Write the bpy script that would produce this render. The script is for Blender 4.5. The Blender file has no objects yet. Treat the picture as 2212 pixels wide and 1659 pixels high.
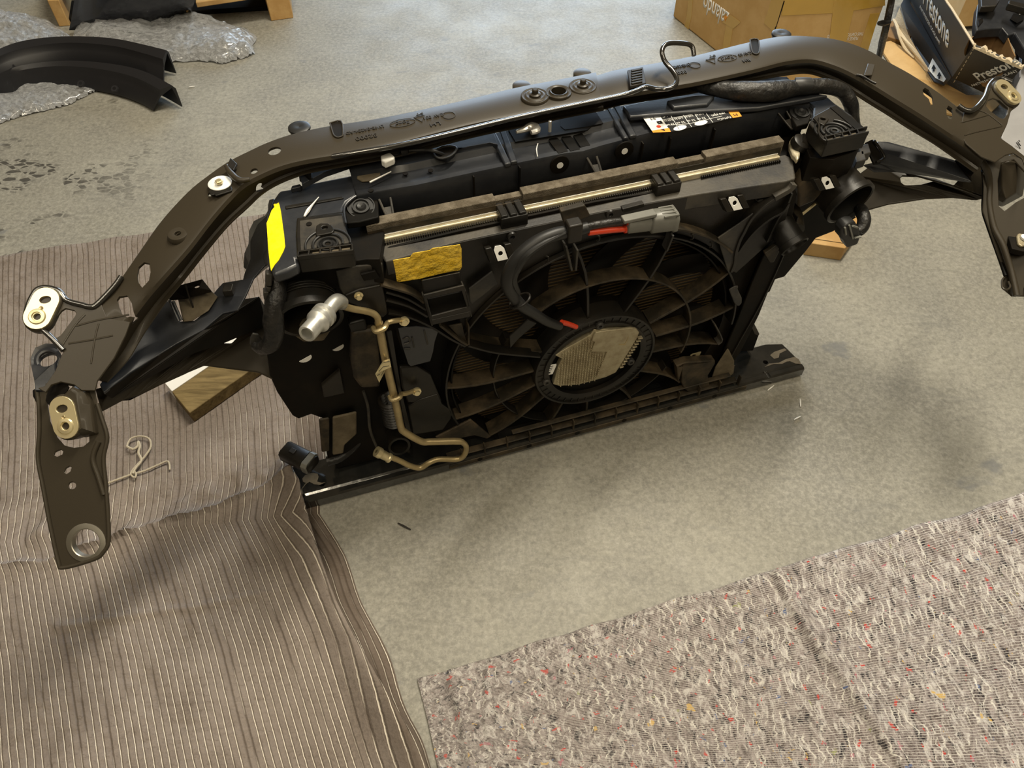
import bpy, bmesh, math, random
from mathutils import Vector, Matrix, noise
from mathutils.geometry import tessellate_polygon
random.seed(7)
S = bpy.context.scene
COL = S.collection
V = Vector
# ------------------------------------------------------------------ camera
F = 1661.0                      # focal length in pixels of a 2212 px wide frame
CAMH = 1.45
PT = math.radians(51.3)
cam = bpy.data.cameras.new('camera'); cam.sensor_width = 36; cam.lens = F / 2212 * 36
cam.clip_start = .02; cam.clip_end = 60
co = bpy.data.objects.new('camera', cam); COL.objects.link(co)
co.location = (0, 0, CAMH); co.rotation_euler = (math.radians(90) - PT, 0, 0)
S.camera = co
# ------------------------------------------------------------------ world, lamps, exposure
w = bpy.data.worlds.new('hall'); S.world = w; w.use_nodes = True
bg = w.node_tree.nodes['Background']; bg.inputs[0].default_value = (.86, .64, .36, 1); bg.inputs[1].default_value = .095
def lamp(name, loc, size, energy, col, target=(0, 1.0, .3)):
    l = bpy.data.lights.new(name, 'AREA'); l.shape = 'RECTANGLE'; l.size, l.size_y = size; l.energy = energy; l.color = col
    o = bpy.data.objects.new(name, l); COL.objects.link(o); o.location = loc
    o.rotation_euler = (V(target) - V(loc)).to_track_quat('-Z', 'Y').to_euler(); return o
lamp('daylight_opening', (.5, 6.6, 1.5), (3.6, 2.0), 165, (.64, .81, 1.0), (.3, 2.6, 0))
lamp('hall_lamp', (.8, 2.2, 4.0), (.3, 1.8), 150, (1, .91, .74))
lamp('hall_lamp', (-1.5, .1, 4.2), (.3, 2.2), 34, (1, .89, .70))
lamp('hall_lamp', (2.2, .0, 4.2), (.3, 2.4), 40, (1, .88, .66))
lamp('hall_lamp', (.1, -1.6, 4.2), (.3, 2.4), 46, (1, .87, .64), (.2, .3, 0))
S.view_settings.view_transform = 'Standard'; S.view_settings.look = 'None'
S.view_settings.exposure = 0.29; S.view_settings.gamma = 1; S.view_settings.use_curve_mapping = False
# ------------------------------------------------------------------ places
YAW = math.radians(17.9); ORG = V((.119, .996, 0))      # where the front end stands on the floor, and how it is turned
EX = V((math.cos(YAW), math.sin(YAW), 0)); EY = V((-math.sin(YAW), math.cos(YAW), 0))
def ray(px, py):
    u = (px - 1106) / F; v = (py - 829.5) / F
    return V((u, math.cos(PT) - v * math.sin(PT), -math.sin(PT) - v * math.cos(PT)))
C0 = V((0, 0, CAMH))
def G(px, py, z=0.0):                                    # survey point on a level at height z (world)
    r = ray(px, py); return C0 + r * ((z - CAMH) / r.z)
def loc(p):
    d = p - ORG; return V((d.dot(EX), d.dot(EY), d.z))
def A(px, py, z=None, y=None):                           # survey point in the front end's own frame
    if z is not None: return loc(G(px, py, z))
    r = ray(px, py); return loc(C0 + r * ((y + (ORG - C0).dot(EY)) / r.dot(EY)))
FR = dict(a=(0, 0, 3.456), b=(1400, 0, 2.724), c=(0, 560, 2.439), d=(440, 240, 3.318), e=(1000, 40, 3.16), f=(560, 560, 2.963),
          g=(900, 440, 2.911), h=(1500, 180, 3.107), i=(1400, 600, 4.88), j=(1960, 120, 5.532), k=(2060, 300, 4.605),
          l=(1880, 0, 6.636), m=(180, 420, 3.457), n=(540, 860, 6.38), o=(820, 560, 4.147), p=(1120, 620, 6.38),
          q=(1380, 640, 5.821), r=(560, 280, 4.879), s=(900, 230, 6.506), t=(1220, 180, 6.506), u=(1540, 160, 6.144),
          v=(540, 580, 4.879), w=(1540, 380, 5.925), x=(0, 0, 1.0))
def px(fr, x, y): a, b, s = FR[fr]; return a + x / s, b + y / s
def Q(fr, x, y, z=None, yy=None): return A(*px(fr, x, y), z=z, y=yy)
def QL(fr, pts, z=None, yy=None):
    return [Q(fr, p[0], p[1], z=(p[2] if len(p) > 2 else z) if yy is None else None, yy=yy) for p in pts]
# ------------------------------------------------------------------ materials
def mat(name, col, rough=.5, metal=0, spec=.5, var=None, vscale=8, vamt=.5, bump=0, bscale=60, coat=0, aniso=None, alpha=1, obj=True, lo=.42, hi=.62):
    m = bpy.data.materials.new(name); m.use_nodes = True; nt = m.node_tree; b = nt.nodes['Principled BSDF']
    b.inputs['Base Color'].default_value = (*col, 1); b.inputs['Roughness'].default_value = rough
    b.inputs['Metallic'].default_value = metal; b.inputs['Specular IOR Level'].default_value = spec
    b.inputs['Coat Weight'].default_value = coat; b.inputs['Coat Roughness'].default_value = .12
    tc = nt.nodes.new('ShaderNodeTexCoord')
    if var:
        n = nt.nodes.new('ShaderNodeTexNoise'); n.inputs['Scale'].default_value = vscale; n.inputs['Detail'].default_value = 8; n.inputs['Roughness'].default_value = .65
        nt.links.new(tc.outputs['Object'], n.inputs['Vector'])
        r = nt.nodes.new('ShaderNodeMapRange'); r.inputs[1].default_value = lo; r.inputs[2].default_value = hi; r.inputs[4].default_value = vamt
        nt.links.new(n.outputs['Fac'], r.inputs[0])
        mx = nt.nodes.new('ShaderNodeMix'); mx.data_type = 'RGBA'; mx.inputs[6].default_value = (*col, 1); mx.inputs[7].default_value = (*var, 1)
        nt.links.new(r.outputs[0], mx.inputs[0]); nt.links.new(mx.outputs[2], b.inputs['Base Color'])
    if bump:
        n2 = nt.nodes.new('ShaderNodeTexNoise'); n2.inputs['Scale'].default_value = bscale; n2.inputs['Detail'].default_value = 5
        nt.links.new(tc.outputs['Object'], n2.inputs['Vector'])
        bp = nt.nodes.new('ShaderNodeBump'); bp.inputs['Strength'].default_value = min(1, bump); bp.inputs['Distance'].default_value = .003 * max(1, bump)
        nt.links.new(n2.outputs['Fac'], bp.inputs['Height']); nt.links.new(bp.outputs[0], b.inputs['Normal'])
    return m
M = dict(
 paint=mat('dark_steel_paint', (.035, .0285, .019), .44, .0, .24, bump=.03, bscale=400, coat=.05),
 gloss=mat('glossy_black_paint', (.016, .015, .013), .18, 0, .9, coat=.6),
 black=mat('black_plastic', (.0075, .007, .006), .40, 0, .32, var=(.024, .019, .013), vscale=9, vamt=.6, bump=.06, bscale=300),
 top=mat('black_plastic_cool_sheen', (.016, .018, .023), .36, 0, .55, var=(.036, .038, .042), vscale=14, vamt=.6, bump=.05, bscale=200),  # black plastic; bluish base colour stands in for reflected cool daylight
 dusty=mat('dusty_plastic', (.018, .0145, .009), .55, 0, .3, var=(.085, .062, .036), vscale=18, vamt=.7, bump=.1, bscale=200),
 grey=mat('worn_grey_plastic', (.024, .023, .022), .5, 0, .35, var=(.075, .066, .05), vscale=14, vamt=.7, bump=.1, bscale=200),
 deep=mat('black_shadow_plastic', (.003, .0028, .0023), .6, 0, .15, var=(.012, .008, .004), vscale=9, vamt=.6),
 tan=mat('dusty_tan_plastic', (.09, .072, .045), .7, 0, .3, var=(.16, .13, .085), vscale=20, vamt=.8, bump=.1),
 foam=mat('foam_strip', (.10, .083, .06), .95, 0, .1, var=(.17, .145, .11), vscale=60, vamt=1, bump=.8, bscale=500),
 zinc=mat('yellow_zinc', (.72, .62, .38), .33, .75, .5, var=(.80, .70, .42), vscale=16, vamt=.8),
 alu=mat('aluminium', (.80, .72, .52), .30, .55, .5, var=(.55, .46, .27), vscale=30, vamt=.7, bump=.1, bscale=150),
 cast=mat('cast_aluminium', (.42, .37, .25), .5, .65, .5, var=(.25, .20, .12), vscale=40, vamt=.6, bump=.25, bscale=300),
 pipe=mat('brass_coloured_pipe', (.42, .33, .17), .38, .6, .5, var=(.30, .24, .13), vscale=40, vamt=.6),
 silver=mat('bare_aluminium_pipe', (.62, .62, .58), .38, .75, .5, var=(.42, .42, .40), vscale=60, vamt=.5, bump=.1),
 steel=mat('bright_bolt', (.35, .33, .28), .35, .9),
 oil=mat('oily_black_paint', (.010, .0105, .010), .12, 0, .8, var=(.03, .028, .024), vscale=22, vamt=.5, bump=.25, bscale=35, coat=.8),
 rust=mat('rust_worn_black_paint', (.012, .0125, .012), .22, 0, .7, var=(.17, .11, .06), vscale=20, vamt=.9, bump=.2, bscale=60, coat=.4, lo=.6, hi=.68),
 rubber=mat('black_rubber', (.014, .014, .014), .45, 0, .4, bump=.05),
 tape=mat('cloth_tape', (.009, .009, .009), .42, 0, .4, var=(.026, .023, .02), vscale=40, vamt=.7, bump=1.6, bscale=55),
 yellow=mat('yellow_tape', (.82, .66, .0), .5, 0, .3, var=(.88, .76, .03), vscale=30, vamt=.5, bump=.4, bscale=70),
 amber=mat('crumpled_amber_tape', (.78, .50, .03), .34, 0, .5, var=(.88, .62, .08), vscale=60, vamt=.8, bump=3, bscale=80),
 orange=mat('orange_print', (.80, .30, .02), .5),
 white=mat('white_print', (.80, .80, .77), .5),
 lblack=mat('black_label', (.010, .010, .011), .35),
 red=mat('red_wire_sleeve', (.62, .05, .015), .4),
 cgrey=mat('grey_connector_plastic', (.14, .14, .125), .38, 0, .5, var=(.20, .20, .18), vscale=20, vamt=.5),
 fin=mat('radiator_fins', (.020, .016, .010), .5, .3),
 finl=mat('fin_edges', (.14, .092, .040), .5, .2),
 wood=mat('pine_wood', (.42, .25, .09), .6, 0, .3, var=(.55, .36, .15), vscale=12, vamt=.8, bump=.1),
 card=mat('cardboard', (.52, .33, .13), .7, 0, .2, var=(.60, .40, .18), vscale=10, vamt=.8, bump=.06, bscale=30),
 cardd=mat('brown_cardboard_inside', (.22, .125, .05), .8, 0, .2, var=(.30, .18, .08), vscale=10, vamt=.8),
 ptape=mat('clear_brown_packing_tape', (.52, .32, .06), .12, 0, .6, coat=.6, bump=.3, bscale=30),
 torn=mat('torn_card_edge', (.62, .52, .36), .9, bump=.6, bscale=200),
 carton=mat('black_carton_print', (.014, .0135, .013), .5, 0, .35, var=(.025, .023, .022), vscale=40, vamt=.5),
 bluep=mat('dark_blue_car_paint', (.008, .010, .018), .25, 0, .5, coat=.6),
 trim=mat('black_trim_plastic', (.012, .012, .014), .42, 0, .45, bump=.08, bscale=300),
 film=None, silverbag=mat('grey_poly_bag', (.33, .33, .34), .4, 0, .4, var=(.42, .42, .43), vscale=5, vamt=.6),
 string=mat('cotton_string', (.42, .37, .28), .9, bump=.6, bscale=500),
 chip=mat('white_plastic_chip', (.75, .74, .70), .4),
 shine=mat('bright_mark', (.85, .83, .78), .25, .6),
)
# ------------------------------------------------------------------ mesh helpers
def tag(o, label=None, cat=None, group=None, kind=None):
    if label: o['label'] = label
    if cat: o['category'] = cat
    if group: o['group'] = group
    if kind: o['kind'] = kind
    return o
def empty(name, at=(0, 0, 0), rz=0, parent=None):
    o = bpy.data.objects.new(name, None); COL.objects.link(o); o.location = at; o.rotation_euler.z = rz
    o.empty_display_size = .05
    if parent: o.parent = parent
    return o
def new(name, vs, fs, m, parent=None, bevel=0, seg=2, ang=35, smooth=True):
    me = bpy.data.meshes.new(name); me.from_pydata([tuple(v) for v in vs], [], fs); me.validate()
    bm = bmesh.new(); bm.from_mesh(me); bmesh.ops.recalc_face_normals(bm, faces=bm.faces)
    if bevel: bmesh.ops.dissolve_limit(bm, angle_limit=.004, verts=bm.verts, edges=bm.edges)
    bm.to_mesh(me); bm.free()
    return fin(name, me, m, parent, bevel, seg, ang, smooth)
def fin(name, me, m, parent=None, bevel=0, seg=2, ang=35, smooth=True):
    if m: me.materials.clear(); me.materials.append(M[m] if isinstance(m, str) else m)
    o = bpy.data.objects.new(name, me); COL.objects.link(o)
    if parent: o.parent = parent
    if smooth:
        me.polygons.foreach_set('use_smooth', [True] * len(me.polygons)); me.set_sharp_from_angle(angle=math.radians(ang))
    if bevel:
        b = o.modifiers.new('bevel', 'BEVEL'); b.width = bevel; b.segments = seg; b.limit_method = 'ANGLE'; b.angle_limit = math.radians(40); b.use_clamp_overlap = True; b.harden_normals = False
        n_ = o.modifiers.new('normals', 'WEIGHTED_NORMAL'); n_.keep_sharp = True
    return o
class MB:                                   # collects pieces of ONE part into one mesh
    def __init__(s): s.v = []; s.f = []
    def add(s, vs, fs):
        n = len(s.v); s.v += [V(v) for v in vs]; s.f += [tuple(i + n for i in f) for f in fs]; return s
    def prism(s, loop, ext, holes=()): s.add(*prism_data(loop, ext, holes)); return s
    def box(s, a, b):
        x0, y0, z0 = a; x1, y1, z1 = b
        s.add([(x0, y0, z0), (x1, y0, z0), (x1, y1, z0), (x0, y1, z0), (x0, y0, z1), (x1, y0, z1), (x1, y1, z1), (x0, y1, z1)],
              [(0, 3, 2, 1), (4, 5, 6, 7), (0, 1, 5, 4), (1, 2, 6, 5), (2, 3, 7, 6), (3, 0, 4, 7)]); return s
    def bar(s, a, b, wv, tv):               # box from a to b, width vector wv, thickness vector tv (centred)
        a, b, wv, tv = V(a), V(b), V(wv) / 2, V(tv) / 2
        s.add([a - wv - tv, a + wv - tv, a + wv + tv, a - wv + tv, b - wv - tv, b + wv - tv, b + wv + tv, b - wv + tv],
              [(0, 1, 2, 3), (7, 6, 5, 4), (0, 4, 5, 1), (1, 5, 6, 2), (2, 6, 7, 3), (3, 7, 4, 0)]); return s
    def tube(s, pts, r, n=10, smooth=4, caps=True): s.add(*tube_data(pts, r, n, smooth, caps)); return s
    def lathe(s, c, ax, prof, n=28): s.add(*lathe_data(c, ax, prof, n)); return s
    def build(s, name, m, parent=None, **k): return new(name, s.v, s.f, m, parent, **k)
def prism_data(loop, ext, holes=()):
    loops = [list(map(V, loop))] + [list(map(V, h)) for h in holes]; ext = V(ext)
    tris = tessellate_polygon(loops); flat = [p for l in loops for p in l]; n = len(flat)
    fs = [tuple(t) for t in tris] + [tuple(i + n for i in reversed(t)) for t in tris]
    k = 0
    for l in loops:
        m = len(l)
        for i in range(m): a, b = k + i, k + (i + 1) % m; fs.append((a, b, b + n, a + n))
        k += m
    return flat + [p + ext for p in flat], fs
def catmull(pts, k):
    pts = [V(p) for p in pts]
    if k <= 1 or len(pts) < 3: return pts
    out = []
    for i in range(len(pts) - 1):
        p0 = pts[max(i - 1, 0)]; p1 = pts[i]; p2 = pts[i + 1]; p3 = pts[min(i + 2, len(pts) - 1)]
        for j in range(k):
            t = j / k
            out.append(.5 * ((2 * p1) + (p2 - p0) * t + (2 * p0 - 5 * p1 + 4 * p2 - p3) * t * t + (3 * p1 - p0 - 3 * p2 + p3) * t ** 3))
    out.append(pts[-1]); return out
def tube_data(pts, r, n=10, smooth=4, caps=True):
    pp = catmull(pts, smooth); N = len(pp)
    if isinstance(r, (int, float)): rr = [r] * N
    else:
        m = len(r) - 1; rr = [r[min(int(t * m), m - 1)] * (1 - (t * m - min(int(t * m), m - 1))) + r[min(int(t * m), m - 1) + 1] * (t * m - min(int(t * m), m - 1)) for t in [i / (N - 1) for i in range(N)]]
    T = (pp[1] - pp[0]).normalized(); a = T.orthogonal().normalized(); vs = []; fs = []
    for i, p in enumerate(pp):
        T2 = (pp[min(i + 1, N - 1)] - pp[max(i - 1, 0)]).normalized()
        a = (a - T2 * a.dot(T2)).normalized(); b = T2.cross(a)
        for j in range(n):
            t = 2 * math.pi * j / n; vs.append(p + (a * math.cos(t) + b * math.sin(t)) * rr[i])
    for i in range(N - 1):
        for j in range(n): fs.append((i * n + j, i * n + (j + 1) % n, (i + 1) * n + (j + 1) % n, (i + 1) * n + j))
    if caps: fs += [tuple(range(n))[::-1], tuple((N - 1) * n + j for j in range(n))]
    return vs, fs
def lathe_data(c, ax, prof, n=28):          # prof: (radius, distance along axis); closed ring if first==last
    c = V(c); ax = V(ax).normalized(); a = ax.orthogonal().normalized(); b = ax.cross(a); vs = []; fs = []
    for r, h in prof:
        for j in range(n):
            t = 2 * math.pi * j / n; vs.append(c + ax * h + (a * math.cos(t) + b * math.sin(t)) * max(r, 1e-5))
    for i in range(len(prof) - 1):
        for j in range(n): fs.append((i * n + j, i * n + (j + 1) % n, (i + 1) * n + (j + 1) % n, (i + 1) * n + j))
    return vs, fs
def loft(rings, caps=True, closed=True):
    n = len(rings[0]); vs = [p for r in rings for p in r]; fs = []
    for i in range(len(rings) - 1):
        for j in range(n if closed else n - 1): fs.append((i * n + j, i * n + (j + 1) % n, (i + 1) * n + (j + 1) % n, (i + 1) * n + j))
    if caps: fs += [tuple(range(n))[::-1], tuple((len(rings) - 1) * n + j for j in range(n))]
    return vs, fs
def prism(name, loop, ext, m, parent=None, holes=(), bevel=.0012, **k):
    return new(name, *prism_data(loop, ext, holes), m, parent, bevel=bevel, **k)
def slab(name, fr, z, pts, th, m, parent, holes=(), **k):       # level plate, th downwards
    return prism(name, QL(fr, pts, z=z), (0, 0, -th), m, parent, [QL(fr, h, z=z) for h in holes], **k)
def wall(name, fr, y, pts, th, m, parent, holes=(), **k):       # upright plate, th towards the back
    return prism(name, QL(fr, pts, yy=y), (0, th, 0), m, parent, [QL(fr, h, yy=y) for h in holes], **k)
def tube(name, pts, r, m, parent=None, n=12, smooth=5, **k): return new(name, *tube_data(pts, r, n, smooth), m, parent, **k)
def lathe(name, c, ax, prof, m, parent=None, n=32, **k): return new(name, *lathe_data(c, ax, prof, n), m, parent, **k)
def rbox(name, a, b, m, parent=None, bevel=.002): return MB().box(a, b).build(name, m, parent, bevel=bevel)
def circ(c, r, n=24, ax=(0, 0, 1), sx=1.0, rot=0):
    c = V(c); ax = V(ax).normalized(); a = V((1, 0, 0)) if abs(ax.x) < .9 else V((0, 1, 0)); a = (a - ax * a.dot(ax)).normalized(); b = ax.cross(a)
    ca, sa = math.cos(rot), math.sin(rot); a, b = a * ca + b * sa, b * ca - a * sa
    return [c + a * (math.cos(2 * math.pi * j / n) * r * sx) + b * (math.sin(2 * math.pi * j / n) * r) for j in range(n)]
def cut(o, cutters):                        # real holes, the cutting bodies are thrown away again
    tmp = []
    for vs, fs in cutters:
        c = new('cutter', vs, fs, None, smooth=False); tmp.append(c)
        md = o.modifiers.new('b', 'BOOLEAN'); md.object = c; md.operation = 'DIFFERENCE'; md.solver = 'EXACT'
        c.parent = o.parent
    bev = [md for md in o.modifiers if md.type in ('BEVEL', 'WEIGHTED_NORMAL')]
    for md in bev: o.modifiers.remove(md)
    bpy.context.view_layer.update()
    me = bpy.data.meshes.new_from_object(o.evaluated_get(bpy.context.evaluated_depsgraph_get()))
    o.modifiers.clear(); old = o.data; o.data = me; me.name = old.name; bpy.data.meshes.remove(old)
    for c in tmp: d = c.data; bpy.data.objects.remove(c); bpy.data.meshes.remove(d)
    me.polygons.foreach_set('use_smooth', [True] * len(me.polygons)); me.set_sharp_from_angle(angle=math.radians(35))
    return o
def text(name, body, o, xd, yd, h, m, parent=None, width=None, depth=.0003, shear=0, bold=0):
    cu = bpy.data.curves.new(name, 'FONT'); cu.body = body; cu.size = 1; cu.extrude = 0; cu.align_x = 'CENTER'; cu.align_y = 'CENTER'; cu.shear = shear; cu.offset = bold
    to = bpy.data.objects.new(name, cu); COL.objects.link(to); bpy.context.view_layer.update()
    me = bpy.data.meshes.new_from_object(to.evaluated_get(bpy.context.evaluated_depsgraph_get()))
    bpy.data.objects.remove(to); bpy.data.curves.remove(cu)
    bm = bmesh.new(); bm.from_mesh(me)
    r = bmesh.ops.extrude_face_region(bm, geom=list(bm.faces)); up = [g for g in r['geom'] if isinstance(g, bmesh.types.BMVert)]
    for v in up: v.co.z = 1.0
    xd = V(xd).normalized(); yd = V(yd); yd = (yd - xd * yd.dot(xd)).normalized(); nz = xd.cross(yd)
    xs = [v.co.x for v in bm.verts] or [0]; ys = [v.co.y for v in bm.verts] or [0]
    cx = (max(xs) + min(xs)) / 2; cy = (max(ys) + min(ys)) / 2; sy = h / max(max(ys) - min(ys), 1e-4); sx = sy if width is None else width / max(max(xs) - min(xs), 1e-4)
    o = V(o)
    for v in bm.verts: v.co = o + xd * ((v.co.x - cx) * sx) + yd * ((v.co.y - cy) * sy) + nz * (v.co.z * depth)
    bmesh.ops.recalc_face_normals(bm, faces=bm.faces); bm.to_mesh(me); bm.free()
    return fin(name, me, m, parent, smooth=False)
# ================================================================== FLOOR
def nodes(name, rough=.6, spec=.4):
    m = bpy.data.materials.new(name); m.use_nodes = True; nt = m.node_tree; b = nt.nodes['Principled BSDF']
    b.inputs['Roughness'].default_value = rough; b.inputs['Specular IOR Level'].default_value = spec
    def N(t, **k):
        n = nt.nodes.new(t)
        for a, v in k.items():
            if a.startswith('i'): n.inputs[int(a[1:])].default_value = v
            else: setattr(n, a, v)
        return n
    def noise_(src, sc, det=6, ro=.6, dist=0):
        n = N('ShaderNodeTexNoise'); n.inputs['Scale'].default_value = sc; n.inputs['Detail'].default_value = det; n.inputs['Roughness'].default_value = ro; n.inputs['Distortion'].default_value = dist
        nt.links.new(src, n.inputs['Vector']); return n.outputs['Fac']
    def rng(src, a, b_, c=0, d=1):
        n = N('ShaderNodeMapRange', i1=a, i2=b_, i3=c, i4=d); nt.links.new(src, n.inputs[0]); return n.outputs[0]
    def math_(op, a, b_=0.0):
        n = N('ShaderNodeMath', operation=op)
        for i, v in enumerate((a, b_)):
            if isinstance(v, (int, float)): n.inputs[i].default_value = v
            else: nt.links.new(v, n.inputs[i])
        return n.outputs[0]
    def mix(f, a, b_):
        n = N('ShaderNodeMix', data_type='RGBA')
        for i, v in ((0, f), (6, a), (7, b_)):
            if isinstance(v, (int, float)): n.inputs[i].default_value = v
            elif isinstance(v, tuple): n.inputs[i].default_value = (*v, 1)
            else: nt.links.new(v, n.inputs[i])
        return n.outputs[2]
    def mapping(src, sc=(1, 1, 1), rot=(0, 0, 0), lo=(0, 0, 0)):
        n = N('ShaderNodeMapping'); n.inputs['Scale'].default_value = sc; n.inputs['Rotation'].default_value = rot; n.inputs['Location'].default_value = lo
        nt.links.new(src, n.inputs['Vector']); return n.outputs[0]
    return m, nt, b, N, noise_, rng, math_, mix, mapping
m, nt, b, N, noise_, rng, math_, mix, mapping = nodes('polished_concrete', .42, .4)
tc = N('ShaderNodeTexCoord').outputs['Object']
c = mix(rng(noise_(tc, 1.6, 8, .62), .35, .65), (.170, .163, .135), (.275, .266, .225))
c = mix(rng(noise_(tc, 5, 10, .78, .3), .44, .66, 0, .75), c, (.165, .16, .142))
c = mix(rng(noise_(tc, 90, 6, .8), .42, .64, 0, .62), c, (.38, .365, .315))
c = mix(rng(noise_(tc, 60, 6, .8), .50, .68, 0, .62), c, (.125, .12, .105))
c = mix(rng(noise_(mapping(tc, (1, 3.2, 1), (0, 0, .5)), 3.1, 9, .75, .6), .56, .70, 0, .55), c, (.135, .135, .125))
c = mix(rng(noise_(mapping(tc, (2.5, 1, 1), (0, 0, .9)), 26, 5, .8, .4), .60, .72, 0, .4), c, (.36, .345, .30))
c = mix(rng(noise_(mapping(tc, (1, 1.6, 1), (0, 0, .2), (3, 1, 0)), 5.5, 4, .55, .3), .66, .72, 0, .65), c, (.13, .135, .14))
# black shoe-tread marks near the far left
vo = N('ShaderNodeTexVoronoi', feature='DISTANCE_TO_EDGE', i2=34.0); nt.links.new(mapping(tc, (1, 1.8, 1), (0, 0, .35)), vo.inputs['Vector'])
vc = N('ShaderNodeTexVoronoi', i2=34.0); nt.links.new(mapping(tc, (1, 1.8, 1), (0, 0, .35)), vc.inputs['Vector'])
sep = N('ShaderNodeSeparateXYZ'); nt.links.new(tc, sep.inputs[0])
reg = math_('MULTIPLY', rng(sep.outputs[0], -1.05, -1.35), rng(sep.outputs[1], 2.45, 2.1)); reg = math_('MULTIPLY', reg, rng(noise_(tc, 3.3, 2), .50, .54))
sc_ = N('ShaderNodeSeparateColor'); nt.links.new(vc.outputs['Color'], sc_.inputs[0])
tread = math_('MULTIPLY', math_('MULTIPLY', rng(vo.outputs[0], .06, .10), rng(sc_.outputs[0], .45, .5)), reg)
c = mix(math_('MULTIPLY', tread, .85), c, (.035, .032, .028))
# fine scratches and specks
wv = noise_(mapping(tc, (1, 14, 1), (0, 0, 1.1)), 30, 3, .6, .8); c = mix(rng(wv, .69, .73, 0, .5), c, (.42, .40, .36))
wv = noise_(mapping(tc, (1, 16, 1), (0, 0, -.5)), 24, 3, .6, 1.2); c = mix(rng(wv, .70, .74, 0, .6), c, (.11, .10, .09))
sp = N('ShaderNodeTexVoronoi', i2=55.0); nt.links.new(tc, sp.inputs['Vector']); c = mix(rng(sp.outputs['Distance'], .07, .05, 0, .8), c, mix(noise_(tc, 40), (.03, .03, .03), (.5, .48, .43)))
nt.links.new(c, b.inputs['Base Color'])
nt.links.new(rng(noise_(tc, 6, 6), .3, .7, .46, .62), b.inputs['Roughness'])
bp = N('ShaderNodeBump', i0=.25); bp.inputs['Distance'].default_value = .002; nt.links.new(noise_(tc, 60, 6), bp.inputs['Height']); nt.links.new(bp.outputs[0], b.inputs['Normal'])
M['floor'] = m
tag(new('floor', [(-6, -2, 0), (6, -2, 0), (6, 8, 0), (-6, 8, 0), (-6, -2, -.1), (6, -2, -.1), (6, 8, -.1), (-6, 8, -.1)],
    [(0, 1, 2, 3), (7, 6, 5, 4), (0, 4, 5, 1), (1, 5, 6, 2), (2, 6, 7, 3), (3, 7, 4, 0)], 'floor', smooth=False), kind='structure')
# ================================================================== BLANKETS
def poly_at(pts, t):                        # point at fraction t of a polyline
    L = [0]
    for i in range(len(pts) - 1): L.append(L[-1] + (pts[i + 1] - pts[i]).length)
    d = t * L[-1]
    for i in range(len(pts) - 1):
        if d <= L[i + 1] or i == len(pts) - 2: return pts[i].lerp(pts[i + 1], (d - L[i]) / max(L[i + 1] - L[i], 1e-9))
def segd(p, pts):                           # signed distance of p (xy) to a polyline, and position along it
    best = 9; sg = 1; tt = 0
    for i in range(len(pts) - 1):
        a = pts[i]; d = pts[i + 1] - a; L2 = d.x * d.x + d.y * d.y; t = max(0, min(1, ((p.x - a.x) * d.x + (p.y - a.y) * d.y) / L2))
        q = V((a.x + d.x * t - p.x, a.y + d.y * t - p.y)); dd = q.length
        if dd < best: best = dd; sg = 1 if d.x * (p.y - a.y) - d.y * (p.x - a.x) > 0 else -1; tt = (i + t) / (len(pts) - 1)
    return best, sg, tt
def cloth(name, Lp, Rp, nu, nv, hf, m, uvw, thick=.004, wob=.004):
    Lp = [G(*p) for p in Lp]; Rp = [G(*p) for p in Rp]; vs = []; uv = []; fs = []
    for j in range(nv + 1):
        v = j / nv; a = poly_at(Lp, v); b_ = poly_at(Rp, v)
        for i in range(nu + 1):
            u = i / nu; p = a.lerp(b_, u)
            e = min(v, 1 - u) * 12
            if e < 1: p = p + V((noise.noise(p * 9) * wob * 2, noise.noise(p * 11 + V((5, 0, 0))) * wob * 2, 0)) * (1 - e)
            edge = min(1, min(v * nv / 3, (1 - u) * nu / 3, 1)); h_ = hf(p, u, v); sx_ = 0
            if isinstance(h_, tuple): h_, sx_ = h_
            p.z = thick * (.35 + .65 * edge) + h_ * (.3 + .7 * edge); p.x += sx_; p.y -= sx_ * .3
            vs.append(p); uv.append((u * uvw[0], v * uvw[1]))
    for j in range(nv):
        for i in range(nu): a = j * (nu + 1) + i; fs.append((a, a + nu + 1, a + nu + 2, a + 1))
    # skirt down to the floor so that the edge has thickness
    ring = [i for i in range(nu + 1)] + [j * (nu + 1) + nu for j in range(1, nv + 1)] + [nv * (nu + 1) + i for i in range(nu - 1, -1, -1)] + [j * (nu + 1) for j in range(nv - 1, 0, -1)]
    k = len(vs)
    for r in ring: vs.append(V((vs[r].x, vs[r].y, .0005))); uv.append(uv[r])
    n = len(ring)
    for i in range(n): fs.append((ring[i], ring[(i + 1) % n], k + (i + 1) % n, k + i))
    me = bpy.data.meshes.new(name); me.from_pydata([tuple(v) for v in vs], [], fs)
    ul = me.uv_layers.new(name='weave'); lv = [0] * len(me.loops); me.loops.foreach_get('vertex_index', lv)
    flat = [0.0] * (2 * len(lv))
    for i, q in enumerate(lv): flat[2 * i], flat[2 * i + 1] = uv[q]
    ul.data.foreach_set('uv', flat)
    bm = bmesh.new(); bm.from_mesh(me); bmesh.ops.recalc_face_normals(bm, faces=bm.faces)
    bm.to_mesh(me); bm.free()
    return fin(name, me, m, ang=60)
m, nt, b, N, noise_, rng, math_, mix, mapping = nodes('brown_quilted_felt', .95, .1)
tcn = N('ShaderNodeTexCoord'); tc = tcn.outputs['Object']; uvn = tcn.outputs['UV']
sx = N('ShaderNodeSeparateXYZ'); nt.links.new(uvn, sx.inputs[0])
c = mix(rng(noise_(tc, 4, 6), .35, .65), (.150, .126, .110), (.235, .203, .182))
c = mix(rng(noise_(tc, 4, 6, .7, .5), .53, .68, 0, .75), c, (.082, .060, .043))
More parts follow.
